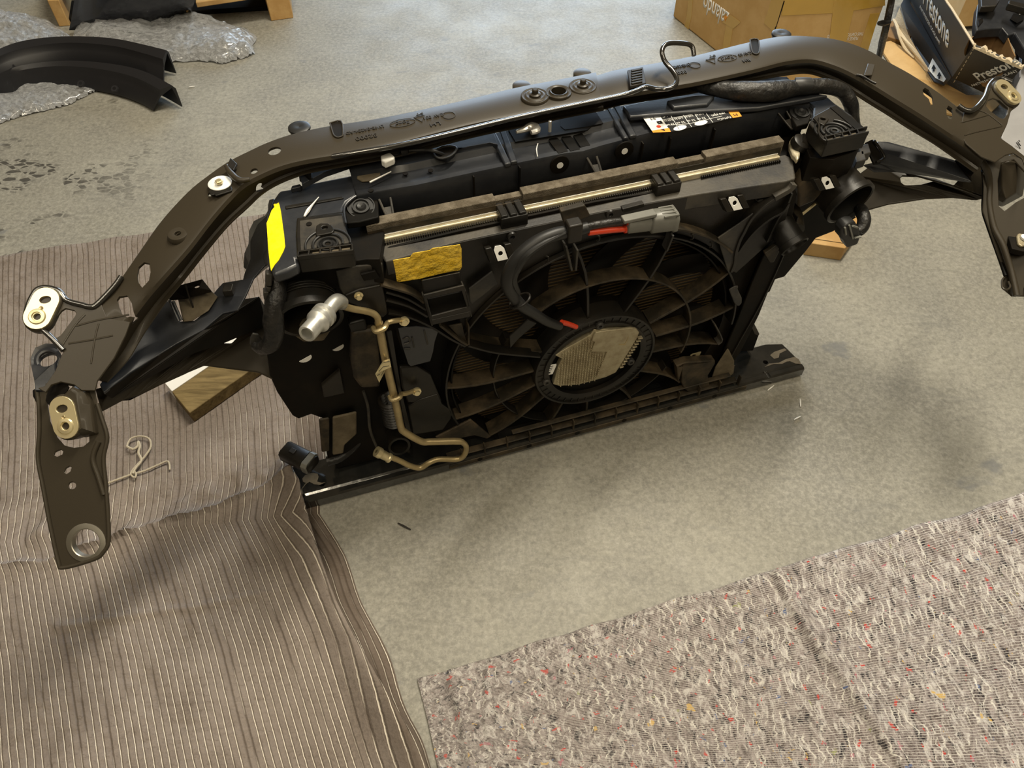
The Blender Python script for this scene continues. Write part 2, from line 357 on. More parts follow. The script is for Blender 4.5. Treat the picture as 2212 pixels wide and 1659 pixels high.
c = mix(rng(noise_(tc, 2.3, 4, .6, .5), .50, .62, 0, .35), c, (.23, .20, .185))
c = mix(rng(noise_(mapping(tc, (.4, 1, 1)), 130, 6, .8, .5), .52, .66, 0, .55), c, (.085, .066, .052))
c = mix(rng(noise_(tc, 220, 3), .35, .65, 0, .4), c, (.27, .225, .19))
wob = math_('ADD', math_('MULTIPLY', math_('SUBTRACT', noise_(tc, 5, 3), .5), .003), math_('MULTIPLY', math_('SUBTRACT', noise_(tc, 90, 3), .5), .0022))
U = math_('ADD', sx.outputs[0], wob)
P = .0155
fr = math_('FRACT', math_('DIVIDE', U, P)); dst = math_('ABSOLUTE', math_('SUBTRACT', fr, .5))       # 0 at the stitch line
line = rng(dst, .036, .07, 1, 0)
cell = math_('FLOOR', math_('DIVIDE', U, P))
cb = N('ShaderNodeCombineXYZ'); nt.links.new(math_('MULTIPLY', cell, .21), cb.inputs[0]); nt.links.new(math_('MULTIPLY', sx.outputs[1], 1.1), cb.inputs[1])
vis = rng(noise_(cb.outputs[0], 2.2, 3, .6), .40, .47); vis2 = rng(noise_(tc, 1.3, 3), .39, .47, .35, 1)
sy = N('ShaderNodeSeparateXYZ'); nt.links.new(tc, sy.inputs[0])
vis = math_('MULTIPLY', math_('MULTIPLY', vis, vis2), rng(sy.outputs[1], 1.25, .60, .22, 1))
groove = rng(dst, .0, .22, 0, 1)
c = mix(rng(sx.outputs[0], 1.415, 1.44, 0, .55), c, (.085, .062, .045))
c = mix(math_('MULTIPLY', math_('SUBTRACT', 1.0, groove), .55), c, (.075, .056, .042))
c = mix(math_('MULTIPLY', math_('MULTIPLY', line, vis), .95), c, (.80, .74, .64))
nt.links.new(c, b.inputs['Base Color'])
hgt = math_('ADD', math_('MULTIPLY', groove, .8), math_('MULTIPLY', noise_(tc, 120, 5, .7), .5))
bp = N('ShaderNodeBump', i0=.8); bp.inputs['Distance'].default_value = .003; nt.links.new(hgt, bp.inputs['Height']); nt.links.new(bp.outputs[0], b.inputs['Normal'])
M['felt'] = m
ridge = [G(*p) for p in ((612, 985), (622, 1080), (655, 1190), (700, 1310), (770, 1450), (850, 1600), (900, 1720))]
seam = [G(*p) for p in ((-60, 1235), (120, 1215), (250, 1170), (330, 1140), (450, 1110), (560, 1065), (625, 1030))]
seam2 = [G(*p) for p in ((120, 1360), (300, 1330), (440, 1310), (640, 1270))]
def hf(p, u, v):
    d, sg, t = segd(p, ridge); h = 0; side = 0
    wdt = .016 + .012 * t
    if t > 0 and t < 1: h += (.046 + .006 * math.sin(9 * t)) * math.exp(-(d / (wdt * .7 if sg > 0 else wdt * 1.05)) ** 2) * min(1, t * 8); side = h * .8
    d2, s2, t2 = segd(p, seam)
    if 0 < t2 < 1:
        h += .016 * math.exp(-(d2 / .012) ** 2) * (1 if s2 > 0 else .4)
        if s2 > 0: h += (.030 * noise.noise(V((p.x * 15, p.y * 9, 3))) + .010 * noise.noise(V((p.x * 38, p.y * 26, 5)))) * math.exp(-((d2 - .04) / .07) ** 2)
    d3, s3, t3 = segd(p, seam2)
    if 0 < t3 < 1: h += .004 * math.exp(-(d3 / .008) ** 2)
    h += .004 * noise.noise(p * 4) + .0016 * noise.noise(p * 20) + .0012 * noise.noise(p * 75)
    q = loc(p)                               # pressed flat under the lower beam
    if -.02 < q.y < .12 and q.x > -.50: h = min(h, -.003)
    return max(h, -.0035), side
bl = cloth('moving_blanket', [(-560, 640), (-640, 1000), (-760, 1760)], [(612, 457), (650, 640), (694, 880), (704, 1010), (690, 1110), (742, 1200), (824, 1380), (940, 1690)], 330, 330, hf, 'felt', (1.5, 1.5), .005)
tag(bl, 'brown quilted blanket with white stitch lines, spread under the left end of the car part', 'blanket')
m, nt, b, N, noise_, rng, math_, mix, mapping = nodes('recycled_fibre_felt', .95, .1)
tcn = N('ShaderNodeTexCoord'); uvn = tcn.outputs['UV']; sx = N('ShaderNodeSeparateXYZ'); nt.links.new(uvn, sx.inputs[0])
st = mapping(uvn, (1, .30, 1), (0, 0, -.18))
c = mix(rng(noise_(st, 95, 7, .8, .7), .38, .60), (.055, .043, .042), (.40, .355, .345))
c = mix(rng(noise_(mapping(uvn, (1, .5, 1)), 9, 4), .35, .65, 0, .45), c, (.17, .135, .125))
c = mix(rng(noise_(mapping(uvn, (1, .35, 1), (0, 0, -.2), (4, 2, 0)), 70, 4, .7, .6), .55, .62, 0, .9), c, (.018, .017, .022))
c = mix(rng(noise_(mapping(uvn, (1, .30, 1), (0, 0, -.15), (7, 5, 0)), 75, 6, .8, 1.0), .51, .60, 0, .9), c, (.60, .57, .55))
for (ox, thr, colr) in ((1, .705, (.50, .05, .04)), (11, .735, (.60, .40, .12)), (21, .74, (.10, .14, .28)), (31, .74, (.42, .16, .20)), (41, .76, (.28, .30, .12))):
    c = mix(rng(noise_(mapping(uvn, (1, .45, 1), (0, 0, -.2), (ox, ox * 1.7, 0)), 48, 3, .6, .4), thr - .055, thr - .035, 0, .9), c, colr)
wb = math_('MULTIPLY', math_('SUBTRACT', noise_(uvn, 28, 3), .5), .010)
dl = math_('ABSOLUTE', math_('SUBTRACT', math_('FRACT', math_('DIVIDE', math_('ADD', sx.outputs[1], wb), .0058)), .5))
ln = math_('MULTIPLY', rng(dl, .10, .17, 1, 0), rng(noise_(uvn, 60, 3), .35, .50, .25, .9))
wb2 = math_('MULTIPLY', math_('SUBTRACT', noise_(uvn, 14, 4), .5), .05)
dv = math_('ABSOLUTE', math_('SUBTRACT', math_('FRACT', math_('DIVIDE', math_('ADD', sx.outputs[0], wb2), .0125)), .5))
lv_ = math_('MULTIPLY', rng(dv, .06, .12, 1, 0), rng(noise_(uvn, 20, 4), .48, .58, 0, .75))
c = mix(math_('MULTIPLY', ln, .9), c, (.66, .62, .58)); c = mix(lv_, c, (.78, .75, .69))
nt.links.new(c, b.inputs['Base Color'])
bp = N('ShaderNodeBump', i0=.9); bp.inputs['Distance'].default_value = .004; nt.links.new(math_('ADD', noise_(st, 110, 6, .8), math_('MULTIPLY', ln, .3)), bp.inputs['Height']); nt.links.new(bp.outputs[0], b.inputs['Normal'])
M['felt2'] = m
f1 = [G(*p) for p in ((1672, 1240), (1700, 1310), (1760, 1400), (1850, 1520), (1960, 1690))]
f2 = [G(*p) for p in ((1052, 1452), (1052, 1560), (1072, 1720))]
f3 = [G(*p) for p in ((975, 1475), (1000, 1560), (1030, 1720))]
def hf2(p, u, v):
    h = 0
    for ff, amp, wd in ((f1, .016, .014), (f2, .010, .010), (f3, .014, .014)):
        d, sg, t = segd(p, ff)
        if t < 1: h += amp * math.exp(-(d / (wd * (2.2 if sg > 0 else .6))) ** 2)
    return h + .004 * noise.noise(p * 6) + .002 * noise.noise(p * 30) + .0012 * noise.noise(p * 90)
b2 = cloth('felt_blanket', [(902, 1468), (925, 1560), (960, 1720)], [(2330, 1030), (2500, 1300), (2760, 1720)], 330, 200, hf2, 'felt2', (1.25, .62), .006)
tag(b2, 'speckled grey fibre blanket with white threads and coloured flecks at the lower right', 'blanket')
# top edge of the fibre blanket follows the traced line (900,1470)-(1685,1240)-(2212,1070)
# string lying on the brown blanket
sb = MB(); zz = .014
def gp(fr, x, y, z): return G(*px(fr, x, y), z)
sb.tube([gp('c', x, y, zz) for x, y in ((560, 1182), (620, 1160), (690, 1135), (760, 1115), (830, 1085), (885, 1065), (895, 1110))], .0022, 6)
sb.tube([gp('c', x, y, zz + .004) for x, y in ((668, 985), (690, 945), (740, 932), (785, 945), (795, 985), (770, 1030), (735, 1070), (700, 1110), (690, 1135), (712, 1150), (715, 1125), (690, 1120))], .0022, 6)
sb.tube([gp('c', x, y, zz + .006) for x, y in ((668, 985), (700, 1000), (725, 985), (728, 960), (738, 985), (730, 1020), (745, 1060), (715, 1100), (700, 1130))], .0028, 6)
tag(sb.build('string', 'string'), 'knotted piece of thin beige string with a loop, lying on the brown moving blanket', 'string')
# ================================================================== THE CAR FRONT END (one bolted assembly standing on its lower beam)
FE = empty('car_front_end', ORG, YAW)
tag(FE, 'black car front end with arched upper beam, radiator and cooling fan, standing on the floor', 'car part')
# ---- lower beam
def beam_ring(x, dz=0, c=0):
    return [V((x, y, z)) for y, z in ((0, .006), (.0, .028), (.004, .032), (.014, .032), (.017, .029), (.021, .032), (.096, .032), (.100, .028), (.100, .006), (.094, .0), (.006, 0))]
xl = A(640, 1104, z=.03).x; xr = A(1737, 793, z=.032).x
lb = new('lower_beam', *loft([beam_ring(x) for x in (xl, xl * .5, 0, xr * .5, xr - .05)] + [[V((xr - .012 if p.y > .06 else xr, min(p.y, .085), p.z)) for p in beam_ring(xr)]]), 'oil', FE, bevel=.0015)
cut(lb, [prism_data(circ(Q('n', 970, 1125, z=.05), .006), (0, 0, -.08)), prism_data(circ(Q('q', 1617, 768, z=.05), .006), (0, 0, -.08)),
         prism_data(circ(Q('q', 1665, 1060, yy=-.01), .004, ax=(0, 1, 0), sx=1.8), (0, .03, 0))])
slab('worn_paint_patch', 'n', .0326, ((720, 1110), (760, 1060), (850, 1030), (930, 1040), (945, 1080), (925, 1150), (985, 1165), (1040, 1160), (960, 1195), (880, 1185), (820, 1150), (770, 1185), (720, 1250), (735, 1310), (700, 1360), (640, 1340), (610, 1230), (640, 1225), (690, 1270), (770, 1170), (730, 1150)), .0006, 'tan', lb, bevel=0)
slab('worn_paint_patch', 'q', .0326, ((1650, 740), (1700, 700), (1830, 655), (1860, 675), (1770, 720), (1760, 770), (1700, 785)), .0006, 'tan', lb, bevel=0)
slab('worn_paint_patch', 'q', .0326, ((1850, 790), (1960, 760), (2010, 790), (2040, 850), (1970, 845), (1900, 815), (1860, 820), (1800, 850), (1700, 850), (1580, 890), (1640, 845), (1760, 835)), .0006, 'tan', lb, bevel=0)
def fitplane(frpts):                        # mean plane z = ax + by + c of a traced outline
    P_ = [Q(*p[:3], z=p[3]) for p in frpts]; n = len(P_); m_ = Matrix(((sum(p.x * p.x for p in P_), sum(p.x * p.y for p in P_), sum(p.x for p in P_)), (sum(p.x * p.y for p in P_), sum(p.y * p.y for p in P_), sum(p.y for p in P_)), (sum(p.x for p in P_), sum(p.y for p in P_), n)))
    return m_.inverted() @ V((sum(p.x * p.z for p in P_), sum(p.y * p.z for p in P_), sum(p.z for p in P_)))
def onp(pl, fr, x, y, dz=0):                # line of sight against that plane
    r = ray(*px(fr, x, y)); r = V((r.dot(EX), r.dot(EY), r.z)); o = loc(C0); t = (pl[0] * o.x + pl[1] * o.y + pl[2] + dz - o.z) / (r.z - pl[0] * r.x - pl[1] * r.y); return o + r * t
PLU = fitplane([('c', 510, 240, .630), ('c', 170, 195, .655), ('c', 137, 290, .650), ('c', 335, 480, .612), ('c', 620, 500, .60), ('c', 690, 370, .618), ('c', 500, 640, .585), ('c', 210, 690, .585)])
PLL = fitplane([('c', 240, 660, .58), ('c', 510, 660, .58), ('c', 200, 900, .535), ('c', 565, 940, .525), ('c', 225, 1200, .48), ('c', 560, 1200, .478), ('c', 305, 1620, .41), ('c', 572, 1500, .425)])
def pol2(pl, fr, pts, dz=0): return [onp(pl, fr, x, y, dz) for x, y in pts]
PRU = fitplane([('x', 2086, 239, .655), ('x', 2165, 170, .66), ('x', 2176, 268, .642), ('x', 2162, 298, .635), ('x', 2212, 337, .605), ('x', 2087, 310, .63), ('x', 2130, 360, .59)])
PRL = fitplane([('x', 2130, 350, .58), ('x', 2212, 337, .59), ('x', 2123, 450, .51), ('x', 2166, 622, .435), ('x', 2300, 640, .43), ('x', 2260, 380, .57)])
# ---- upper crossmember: two pressed halves
def arch(name, st, m='paint', pl=None):
    rings = []
    for ox, oy, ix, iy, fx, fy, z in st:
        if z is None: o = onp(pl, 'x', ox, oy, -.0015); i = onp(pl, 'x', ix, iy, -.0015); f = A(fx, fy, z=i.z - .032)
        else: o = A(ox, oy, z=z); i = A(ix, iy, z=z); f = A(fx, fy, z=z - .032)
        s = (i - o); wd = s.length; s.normalize(); up = V((0, 0, 1)); f2 = f + s * .010
        t = .0022
        ring = [o + V((0, 0, -.018)) - s * .002, o + V((0, 0, -.006)) - s * .0005, o + V((0, 0, -.0018)) + s * .0018, o + s * .006, o + s * (wd * .5) + up * .001, i - s * .007, i + V((0, 0, -.0022)) - s * .0015, i + V((0, 0, -.008)) + s * .001,
                f + V((0, 0, .003)) - s * .001, f + s * .002, f2, f2 + V((0, 0, -t)), f + V((0, 0, -t)) + s * .001, f + V((0, 0, .001)) - s * .004, i + V((0, 0, -.010)) - s * .002, i + V((0, 0, -.0045)) - s * .0075, o + s * (wd * .5) - up * (t), o + V((0, 0, -.004)) + s * .006, o + V((0, 0, -.007)) + s * .003, o + V((0, 0, -.018)) + s * .001]
        rings.append(ring)
    # smooth the run between the stations
    n = len(rings[0]); dense = []
    cols = [catmull([r[k] for r in rings], 5) for k in range(n)]
    for j in range(len(cols[0])): dense.append([c_[j] for c_ in cols])
    return new(name, *loft(dense), m, FE, ang=50)
LST = [(118, 798, 200, 812, 216, 822, None), (152, 742, 232, 764, 262, 772, None), (209, 660, 268, 702, 300, 710, None), (246, 617, 312, 642, 345, 650, .643), (300, 540, 353, 594, 388, 600, .668),
       (347, 474, 405, 535, 437, 538, .688), (405, 411, 449, 478, 487, 480, .705), (451, 374, 490, 430, 530, 440, .716), (492, 346, 524, 397, 560, 412, .724), (535, 324, 562, 376, 592, 392, .729),
       (581, 303, 605, 358, 627, 377, .733), (636, 285, 655, 345, 672, 363, .735), (711, 269, 727, 333, 740, 351, .735), (832, 250, 845, 310, 855, 330, .735), (1000, 214, 1012, 268, 1020, 288, .735),
       (1111, 187, 1120, 246, 1127, 266, .735), (1200, 170, 1209, 227, 1215, 247, .737), (1287, 153, 1297, 212, 1303, 230, .739)]
RST = [(1240, 168, 1247, 220, 1255, 237, .730), (1285, 161, 1294, 210, 1299, 229, .730), (1335, 147, 1345, 202, 1350, 217, .733), (1424, 132, 1432, 188, 1440, 203, .735), (1506, 116, 1514, 174, 1522, 189, .735),
       (1620, 88, 1628, 149, 1636, 166, .735), (1696, 75, 1700, 131, 1700, 155, .733), (1767, 77, 1755, 127, 1748, 152, .729), (1822, 86, 1804, 140, 1793, 166, .723), (1877, 106, 1848, 160, 1833, 186, .714),
       (1920, 131, 1890, 184, 1873, 212, .703), (1969, 158, 1935, 212, 1917, 239, .690), (2024, 194, 1987, 244, 1965, 270, .672), (2080, 236, 2042, 280, 2020, 303, .650), (2128, 270, 2090, 312, 2070, 336, None), (2170, 303, 2128, 338, 2112, 366, None)]
def chole(fr, x, y, z, r, sx=1, rot=0): return prism_data([p + V((0, 0, .03)) for p in circ(Q(fr, x, y, z=z), r, sx=sx, rot=rot)], (0, 0, -.065))
def phole(fr, pts, z): return prism_data([p + V((0, 0, .03)) for p in QL(fr, pts, z=z)], (0, 0, -.065))
UL = arch('upper_crossmember', LST, pl=PLU); UR = arch('upper_crossmember', RST, pl=PRU)
cut(UL, [chole('r', 168, 252, .729, .0105), chole('d', 362, 435, .727, .006), phole('m', ((378, 560), (400, 515), (450, 497), (495, 515), (495, 565), (470, 605), (405, 630), (380, 600)), .668),
         phole('m', ((240, 770), (262, 752), (325, 750), (350, 790), (345, 835), (290, 850), (255, 838)), .642), chole('m', 210, 987, .618, .006), phole('c', ((387, 552), (405, 541), (438, 548), (440, 562), (425, 572), (395, 574)), .585),
         chole('d', 50, 585, .715, .005), chole('e', 653, 508, .736, .0125), chole('m', 712, 307, .690, .0045)])
cut(UR, [phole('b', ((1610, 540), (1625, 525), (1650, 530), (1680, 560), (1688, 590), (1672, 602), (1655, 575), (1620, 562)), .676), phole('b', ((1747, 660), (1757, 640), (1785, 645), (1793, 672), (1785, 700), (1765, 700), (1750, 685)), .653),
         chole('e', 653, 508, .73, .0125)])
UPX = (A(1300, 180, z=.735) - A(1100, 220, z=.735)).normalized()      # run of the beam
UPY = V((-UPX.y, UPX.x, 0))
# rolled front edge that carries the highlight
# bolts with washers on the joint
for x, y in ((492, 530), (818, 465)):
    c_ = Q('e', x, y, z=.739); w_ = lathe('washer', c_, (0, 0, 1), [(.0, .0015), (.012, .0015), (.0135, .0028), (.0165, .0028), (.0175, .0012), (.021, .0012), (.0225, .0022), (.0238, .0016), (.0245, -.003)], 'paint', UL, ang=60)
    lathe('bolt', c_, (0, 0, 1), [(.0095, .001), (.0095, .0045), (.0055, .006), (.0052, .012), (.004, .0135), (0, .0135)], 'paint', w_, n=24)
lathe('sleeve', Q('e', 653, 508, z=.739), (0, 0, 1), [(.0125, -.02), (.0125, .004), (.0150, .005), (.0165, .002), (.018, .0015), (.0215, .0025), (.0225, -.003)], 'paint', UL, ang=60)
for x, y, r in ((400, 455, .016), (815, 370, .016)):
    lathe('weld_nut', Q('e', x, y, z=.7225), (0, 0, 1), [(r, -.01), (r, .0), (r * .8, .002), (.0, .002)], 'paint', UL)
lathe('rubber_bump_stop', Q('d', 690, 140, z=.722), (0, 0, 1), [(.016, -.02), (.016, .0), (.0185, .004), (.018, .007), (.0145, .009), (.006, .0085), (0, .0075)], 'rubber', UL)
lathe('rubber_bump_stop', Q('b', 780, 218, z=.722), (0, 0, 1), [(.016, -.02), (.016, .0), (.0185, .004), (.018, .007), (.0145, .009), (.006, .0085), (0, .0075)], 'rubber', UR)
# pressed pockets in the far edge
for par, fr, pts in ((UL, 'd', ((905, 85), (985, 72), (998, 165), (985, 182), (960, 188), (938, 178), (925, 155))), (UR, 'b', ((600, 235), (628, 228), (650, 240), (655, 300), (642, 318), (622, 315), (612, 300)))):
    lp = QL(fr, pts, z=.7375); tube('pressed_pocket', lp + [lp[0]], .0013, 'paint', par, n=8, smooth=3); prism('pocket_floor', QL(fr, pts, z=.7368), (0, 0, -.001), 'deep', par, bevel=0)
# white plastic rivet with its plate on the left bend
prism('spacer_plate', QL('d', ((25, 515), (150, 440), (205, 555), (200, 570), (85, 605), (75, 595), (50, 600), (32, 575), (45, 565)), z=.721), (0, 0, -.003), 'black', UL, bevel=.001)
rv = lathe('rivet', Q('d', 117, 518, z=.7215), (0, 0, 1), [(0, .007), (.0055, .007), (.0065, .006), (.0065, .003), (.0165, .0022), (.018, .001), (.018, 0)], 'white', UL)
lathe('rivet_pin', Q('d', 112, 514, z=.727), (0, 0, 1), [(.0052, 0), (.0052, .004), (.004, .005), (0, .005)], 'zinc', rv)
tube('bent_tab', QL('d', ((165, 395), (200, 450), (255, 495), (330, 490)), z=.731), [.004, .005, .005, .003], 'paint', UL)
prism('bent_tab', QL('d', ((190, 330), (240, 375), (215, 420), (165, 400)), z=.735), (0, 0, -.004), 'black', UL)
lathe('grommet', Q('m', 710, 303, z=.690), (0, 0, 1), [(.005, -.004), (.005, .003), (.0105, .004), (.0145, .003), (.0165, -.001), (.0165, -.004)], 'paint', UL)
prism('slot_clip', QL('b', ((1293, 372), (1338, 378), (1320, 440), (1270, 440)), z=.7155), (0, 0, -.003), 'paint', UR)
tube('clip_ridge', QL('b', ((1225, 440), (1260, 448), (1310, 478), (1340, 492)), z=.712), .0022, 'black', UR, n=8)
# stamped writing (reads from the far side, so it stands on its head here)
XD = -UPX; YD = -UPY
def stamp(s_, fr, x, y, hgt, par, width=None, shear=0): text('stamped_lettering', s_, Q(fr, x, y, z=.7362), XD, YD, hgt, 'paint', par, width=width, depth=.0012, shear=shear)
stamp('LV4B-8A284-AD', 'd', 1155, 137, .0075, UL, .062); stamp('32000', 'd', 1165, 188, .010, UL, .034)
stamp('CAV 031', 'd', 1650, 40, .008, UL, .034); stamp('LH', 'd', 1660, 95, .009, UL, .017)
stamp('Ford', 'd', 1425, 84, .011, UL, .026, .3)
stamp('FT', 'd', 1545, 22, .006, UL, .012); 
stamp('LV4B-16A200', 'e', 1480, 328, .0075, UR, .040); stamp('0003', 'e', 1485, 372, .009, UR, .024)
stamp('CAV 03', 'e', 1925, 244, .008, UR, .026); stamp('RH', 'e', 1935, 290, .008, UR, .014); stamp('Ford', 'e', 1805, 270, .011, UR, .026, .3); stamp('FT', 'e', 1700, 258, .006, UR, .012)
def loopring(name, c_, rx, ry, par, r=.0006, n=28):
    p = [c_ + UPX * (math.cos(t) * rx) + UPY * (math.sin(t) * ry) for t in [i * 2 * math.pi / n for i in range(n + 1)]]; tube(name, p, r, 'paint', par, n=6, smooth=1)
loopring('stamped_oval', Q('d', 1425, 84, z=.7365), .021, .0105, UL); loopring('stamped_oval', Q('e', 1805, 270, z=.7365), .0185, .0105, UR)
loopring('stamped_ring', Q('d', 1757, 30, z=.7365), .0105, .0105, UL); loopring('stamped_ring', Q('e', 1583, 318, z=.7365), .010, .010, UR)
for fr, x, y, par in (('d', 1553, 55, UL), ('e', 1703, 290, UR)):
    c_ = Q(fr, x, y, z=.7365); p = [c_ + UPX * a + UPY * b_ for a, b_ in ((-.009, .008), (.009, .008), (0, -.010), (-.009, .008))]; tube('stamped_triangle', p, .0006, 'paint', par, n=6, smooth=1)
# ---- end brackets (left one fully in view)
def zfun(fr, pts):                          # outline with its own heights
    return [Q(fr, x, y, z=z) for x, y, z in pts]
LB = prism('end_bracket', pol2(PLU, 'c', ((525, 215), (510, 240), (470, 250), (430, 240), (380, 228), (345, 212), (325, 180), (300, 160), (240, 147), (195, 160), (170, 195), (150, 240), (137, 290), (135, 318), (155, 348), (230, 378), (335, 480), (290, 590), (235, 668), (200, 678), (240, 700), (270, 660), (320, 645), (390, 660), (430, 690), (500, 690), (512, 640), (600, 520), (660, 400), (685, 330), (620, 320), (560, 300))), (0, 0, -.003), 'paint', UL,
    [pol2(PLU, 'c', ((250, 375), (258, 350), (325, 270), (345, 258), (390, 268), (402, 285), (395, 300), (320, 400), (300, 412), (270, 405)))], bevel=.0012)
LB2 = prism('bracket_leg', pol2(PLL, 'c', ((180, 690), (203, 770), (206, 900), (198, 1050), (225, 1200), (262, 1400), (305, 1590), (335, 1626), (500, 1580), (545, 1545), (572, 1495), (572, 1385), (560, 1200), (545, 1050), (565, 940), (538, 840), (510, 760), (498, 670), (440, 640), (280, 640), (200, 670))), (0, 0, -.003), 'paint', UL,
    [pol2(PLL, 'c', h) for h in (((243, 720), (270, 672), (320, 655), (390, 665), (430, 690), (465, 780), (470, 960), (440, 985), (390, 993), (340, 980), (300, 935), (262, 850)), ((283, 1030), (290, 1012), (318, 1000), (333, 1010), (328, 1028), (300, 1040)), ((337, 1120), (345, 1100), (365, 1088), (377, 1095), (370, 1118), (350, 1132)))] + [circ(onp(PLL, 'c', 380, 1191), .0055, 16, ax=(-PLL[0], -PLL[1], 1)), circ(onp(PLL, 'c', 454, 1493), .0215, 32, ax=(-PLL[0], -PLL[1], 1))], bevel=.0012)
tube('rolled_edge', pol2(PLL, 'c', ((195, 700), (204, 770), (207, 900), (200, 1050), (227, 1200), (264, 1400), (307, 1590), (335, 1625), (500, 1579), (545, 1543), (571, 1493), (571, 1385), (559, 1200), (546, 1050), (565, 940), (538, 840), (512, 760)), .001), .0030, 'paint', LB2)
tube('pressed_crease', pol2(PLL, 'c', ((520, 960), (490, 1050), (520, 1150), (548, 1240)), .001), .004, 'paint', LB2)
tube('rolled_edge', pol2(PLU, 'c', ((640, 90), (600, 145), (510, 238), (470, 250), (430, 240), (380, 228), (345, 212), (325, 182), (300, 162), (240, 149), (196, 161), (171, 196), (151, 240), (138, 290), (136, 318), (156, 347), (232, 378), (335, 480)), .001), .0042, 'gloss', LB)
for l in (((400, 352), (520, 320), (680, 292)), ((360, 445), (480, 425), (595, 402)), ((520, 340), (500, 420), (480, 550)), ((450, 290), (395, 350), (325, 460))):
    tube('pressed_crease', pol2(PLU, 'c', l), .0014, 'paint', LB, n=6)
lathe('bush', onp(PLL, 'c', 454, 1493), V((-PLL[0], -PLL[1], 1)), [(.0200, -.010), (.0200, .001), (.0212, .002), (.0255, .0015), (.0285, .0010), (.0285, -.003)], 'steel', LB2, n=40)
def zplate(fr, a, b_, pl, dz, par, r=.022):
    up = V((-pl[0], -pl[1], 1)).normalized(); a = onp(pl, fr, *a, dz); b_ = onp(pl, fr, *b_, dz); d2 = (b_ - a).normalized(); n = up.cross(d2); lp = []
    for k in range(13): t = math.pi / 2 + math.pi * k / 12; lp.append(a + d2 * (math.cos(t) * r) + n * (math.sin(t) * r))
    for k in range(13): t = -math.pi / 2 + math.pi * k / 12; lp.append(b_ + d2 * (math.cos(t) * r) + n * (math.sin(t) * r))
    o = prism('zinc_plate', lp, up * -.005, 'zinc', par, [circ(a, .0058, 16, ax=up, sx=1.4), circ(b_, .0052, 16, ax=up)], bevel=.0012)
    lathe('plate_boss', b_, up, [(.0054, -.001), (.0068, .0022), (.0105, .0018), (.012, .0)], 'zinc', o)
    lathe('plate_hole', (a + b_) / 2, up, [(.003, .0006), (.0026, .001), (.0014, .0006), (0, .0)], 'pipe', o, n=14)
    prism('plate_bore', circ(a - up * .0049, .0062, 16, ax=up, sx=1.4), up * -.0004, 'deep', o, bevel=0); prism('plate_bore', circ(b_ - up * .0049, .0062, 16, ax=up), up * -.0004, 'deep', o, bevel=0)
    mid = (a + b_) / 2; bs = [(p - mid) * 1.10 + mid - up * .0045 for p in lp]; prism('raised_pad', bs, up * -(dz + .004), 'paint', par, bevel=.003)
    return o
zplate('c', (238, 213), (195, 302), PLU, .010, LB, .0185)
# raised bracket inside the big opening
new('raised_bracket', *loft([pol2(PLL, 'c', pts, dz) for pts, dz in ((((262, 800), (300, 905), (345, 935), (460, 940), (528, 925), (505, 760), (470, 675), (400, 655)), -.004), (((266, 790), (303, 900), (348, 930), (440, 930), (500, 910), (480, 770), (440, 695), (385, 668)), .012), (((272, 775), (305, 890), (345, 918), (400, 912), (430, 890), (415, 760), (405, 705), (370, 682)), .022))]), 'paint', LB2, bevel=.003)
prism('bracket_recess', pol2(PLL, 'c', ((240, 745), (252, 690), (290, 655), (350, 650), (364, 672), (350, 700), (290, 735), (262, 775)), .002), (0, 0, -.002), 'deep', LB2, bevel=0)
zplate('c', (325, 788), (345, 880), PLL, .026, LB2, .0180)
# grey lug with ring behind the bracket
lg = prism('lug', pol2(PLU, 'c', ((320, 500), (290, 445), (240, 442), (185, 465), (160, 520), (163, 560), (180, 640), (185, 690), (240, 690), (300, 620)), -.02), (0, 0, -.005), 'top', LB, [circ(onp(PLU, 'c', 253, 530, -.02), .0125, 24)], bevel=.0015)
lathe('lug_ring', onp(PLU, 'c', 253, 530, -.02), (-PLU[0], -PLU[1], 1), [(.0125, -.005), (.0125, .001), (.015, .0018), (.019, .0005)], 'top', lg)
prism('lug_tab', QL('c', ((170, 690), (185, 680), (205, 760), (190, 755), (172, 720)), z=.54), (0, 0, -.01), 'deep', lg)
# right end bracket, running out of the frame
RB = prism('end_bracket', pol2(PRU, 'x', ((2083, 240), (2086, 239), (2105, 238), (2127, 212), (2137, 185), (2150, 172), (2165, 170), (2185, 178), (2200, 200), (2200, 222), (2184, 240), (2176, 268), (2162, 298), (2185, 314), (2230, 350), (2220, 372), (2208, 342), (2190, 330), (2172, 335), (2150, 350), (2120, 338), (2087, 310), (2072, 285))), (0, 0, -.003), 'paint', UR, [pol2(PRU, 'x', ((2129, 228), (2135, 216), (2145, 212), (2160, 216), (2178, 232), (2177, 245), (2168, 256), (2160, 254), (2140, 240)))], bevel=.0012)
RB2_ = prism('bracket_leg', pol2(PRL, 'x', ((2112, 340), (2160, 330), (2240, 350), (2300, 400), (2300, 640), (2186, 639), (2166, 622), (2165, 608), (2173, 597), (2160, 561), (2134, 487), (2123, 455), (2125, 400), (2122, 368))), (0, 0, -.003), 'paint', UR, [pol2(PRL, 'x', ((2163, 352), (2190, 345), (2222, 380), (2215, 425), (2195, 436), (2170, 455), (2158, 445), (2156, 390)))], bevel=.0012)
tube('rolled_edge', [A(x, y, z=z) for x, y, z in ((2070, 228, .662), (2086, 238, .657), (2105, 236, .657), (2127, 211, .658), (2137, 185, .66), (2150, 172, .662), (2165, 170, .662), (2185, 178, .66))], .0048, 'gloss', RB)
tube('rolled_edge', [A(x, y, z=z) for x, y, z in ((2087, 310, .625), (2112, 338, .60), (2132, 368, .575), (2137, 400, .548), (2136, 440, .525), (2146, 490, .50), (2166, 530, .485), (2185, 590, .455), (2196, 639, .435))], .0062, 'paint', RB)
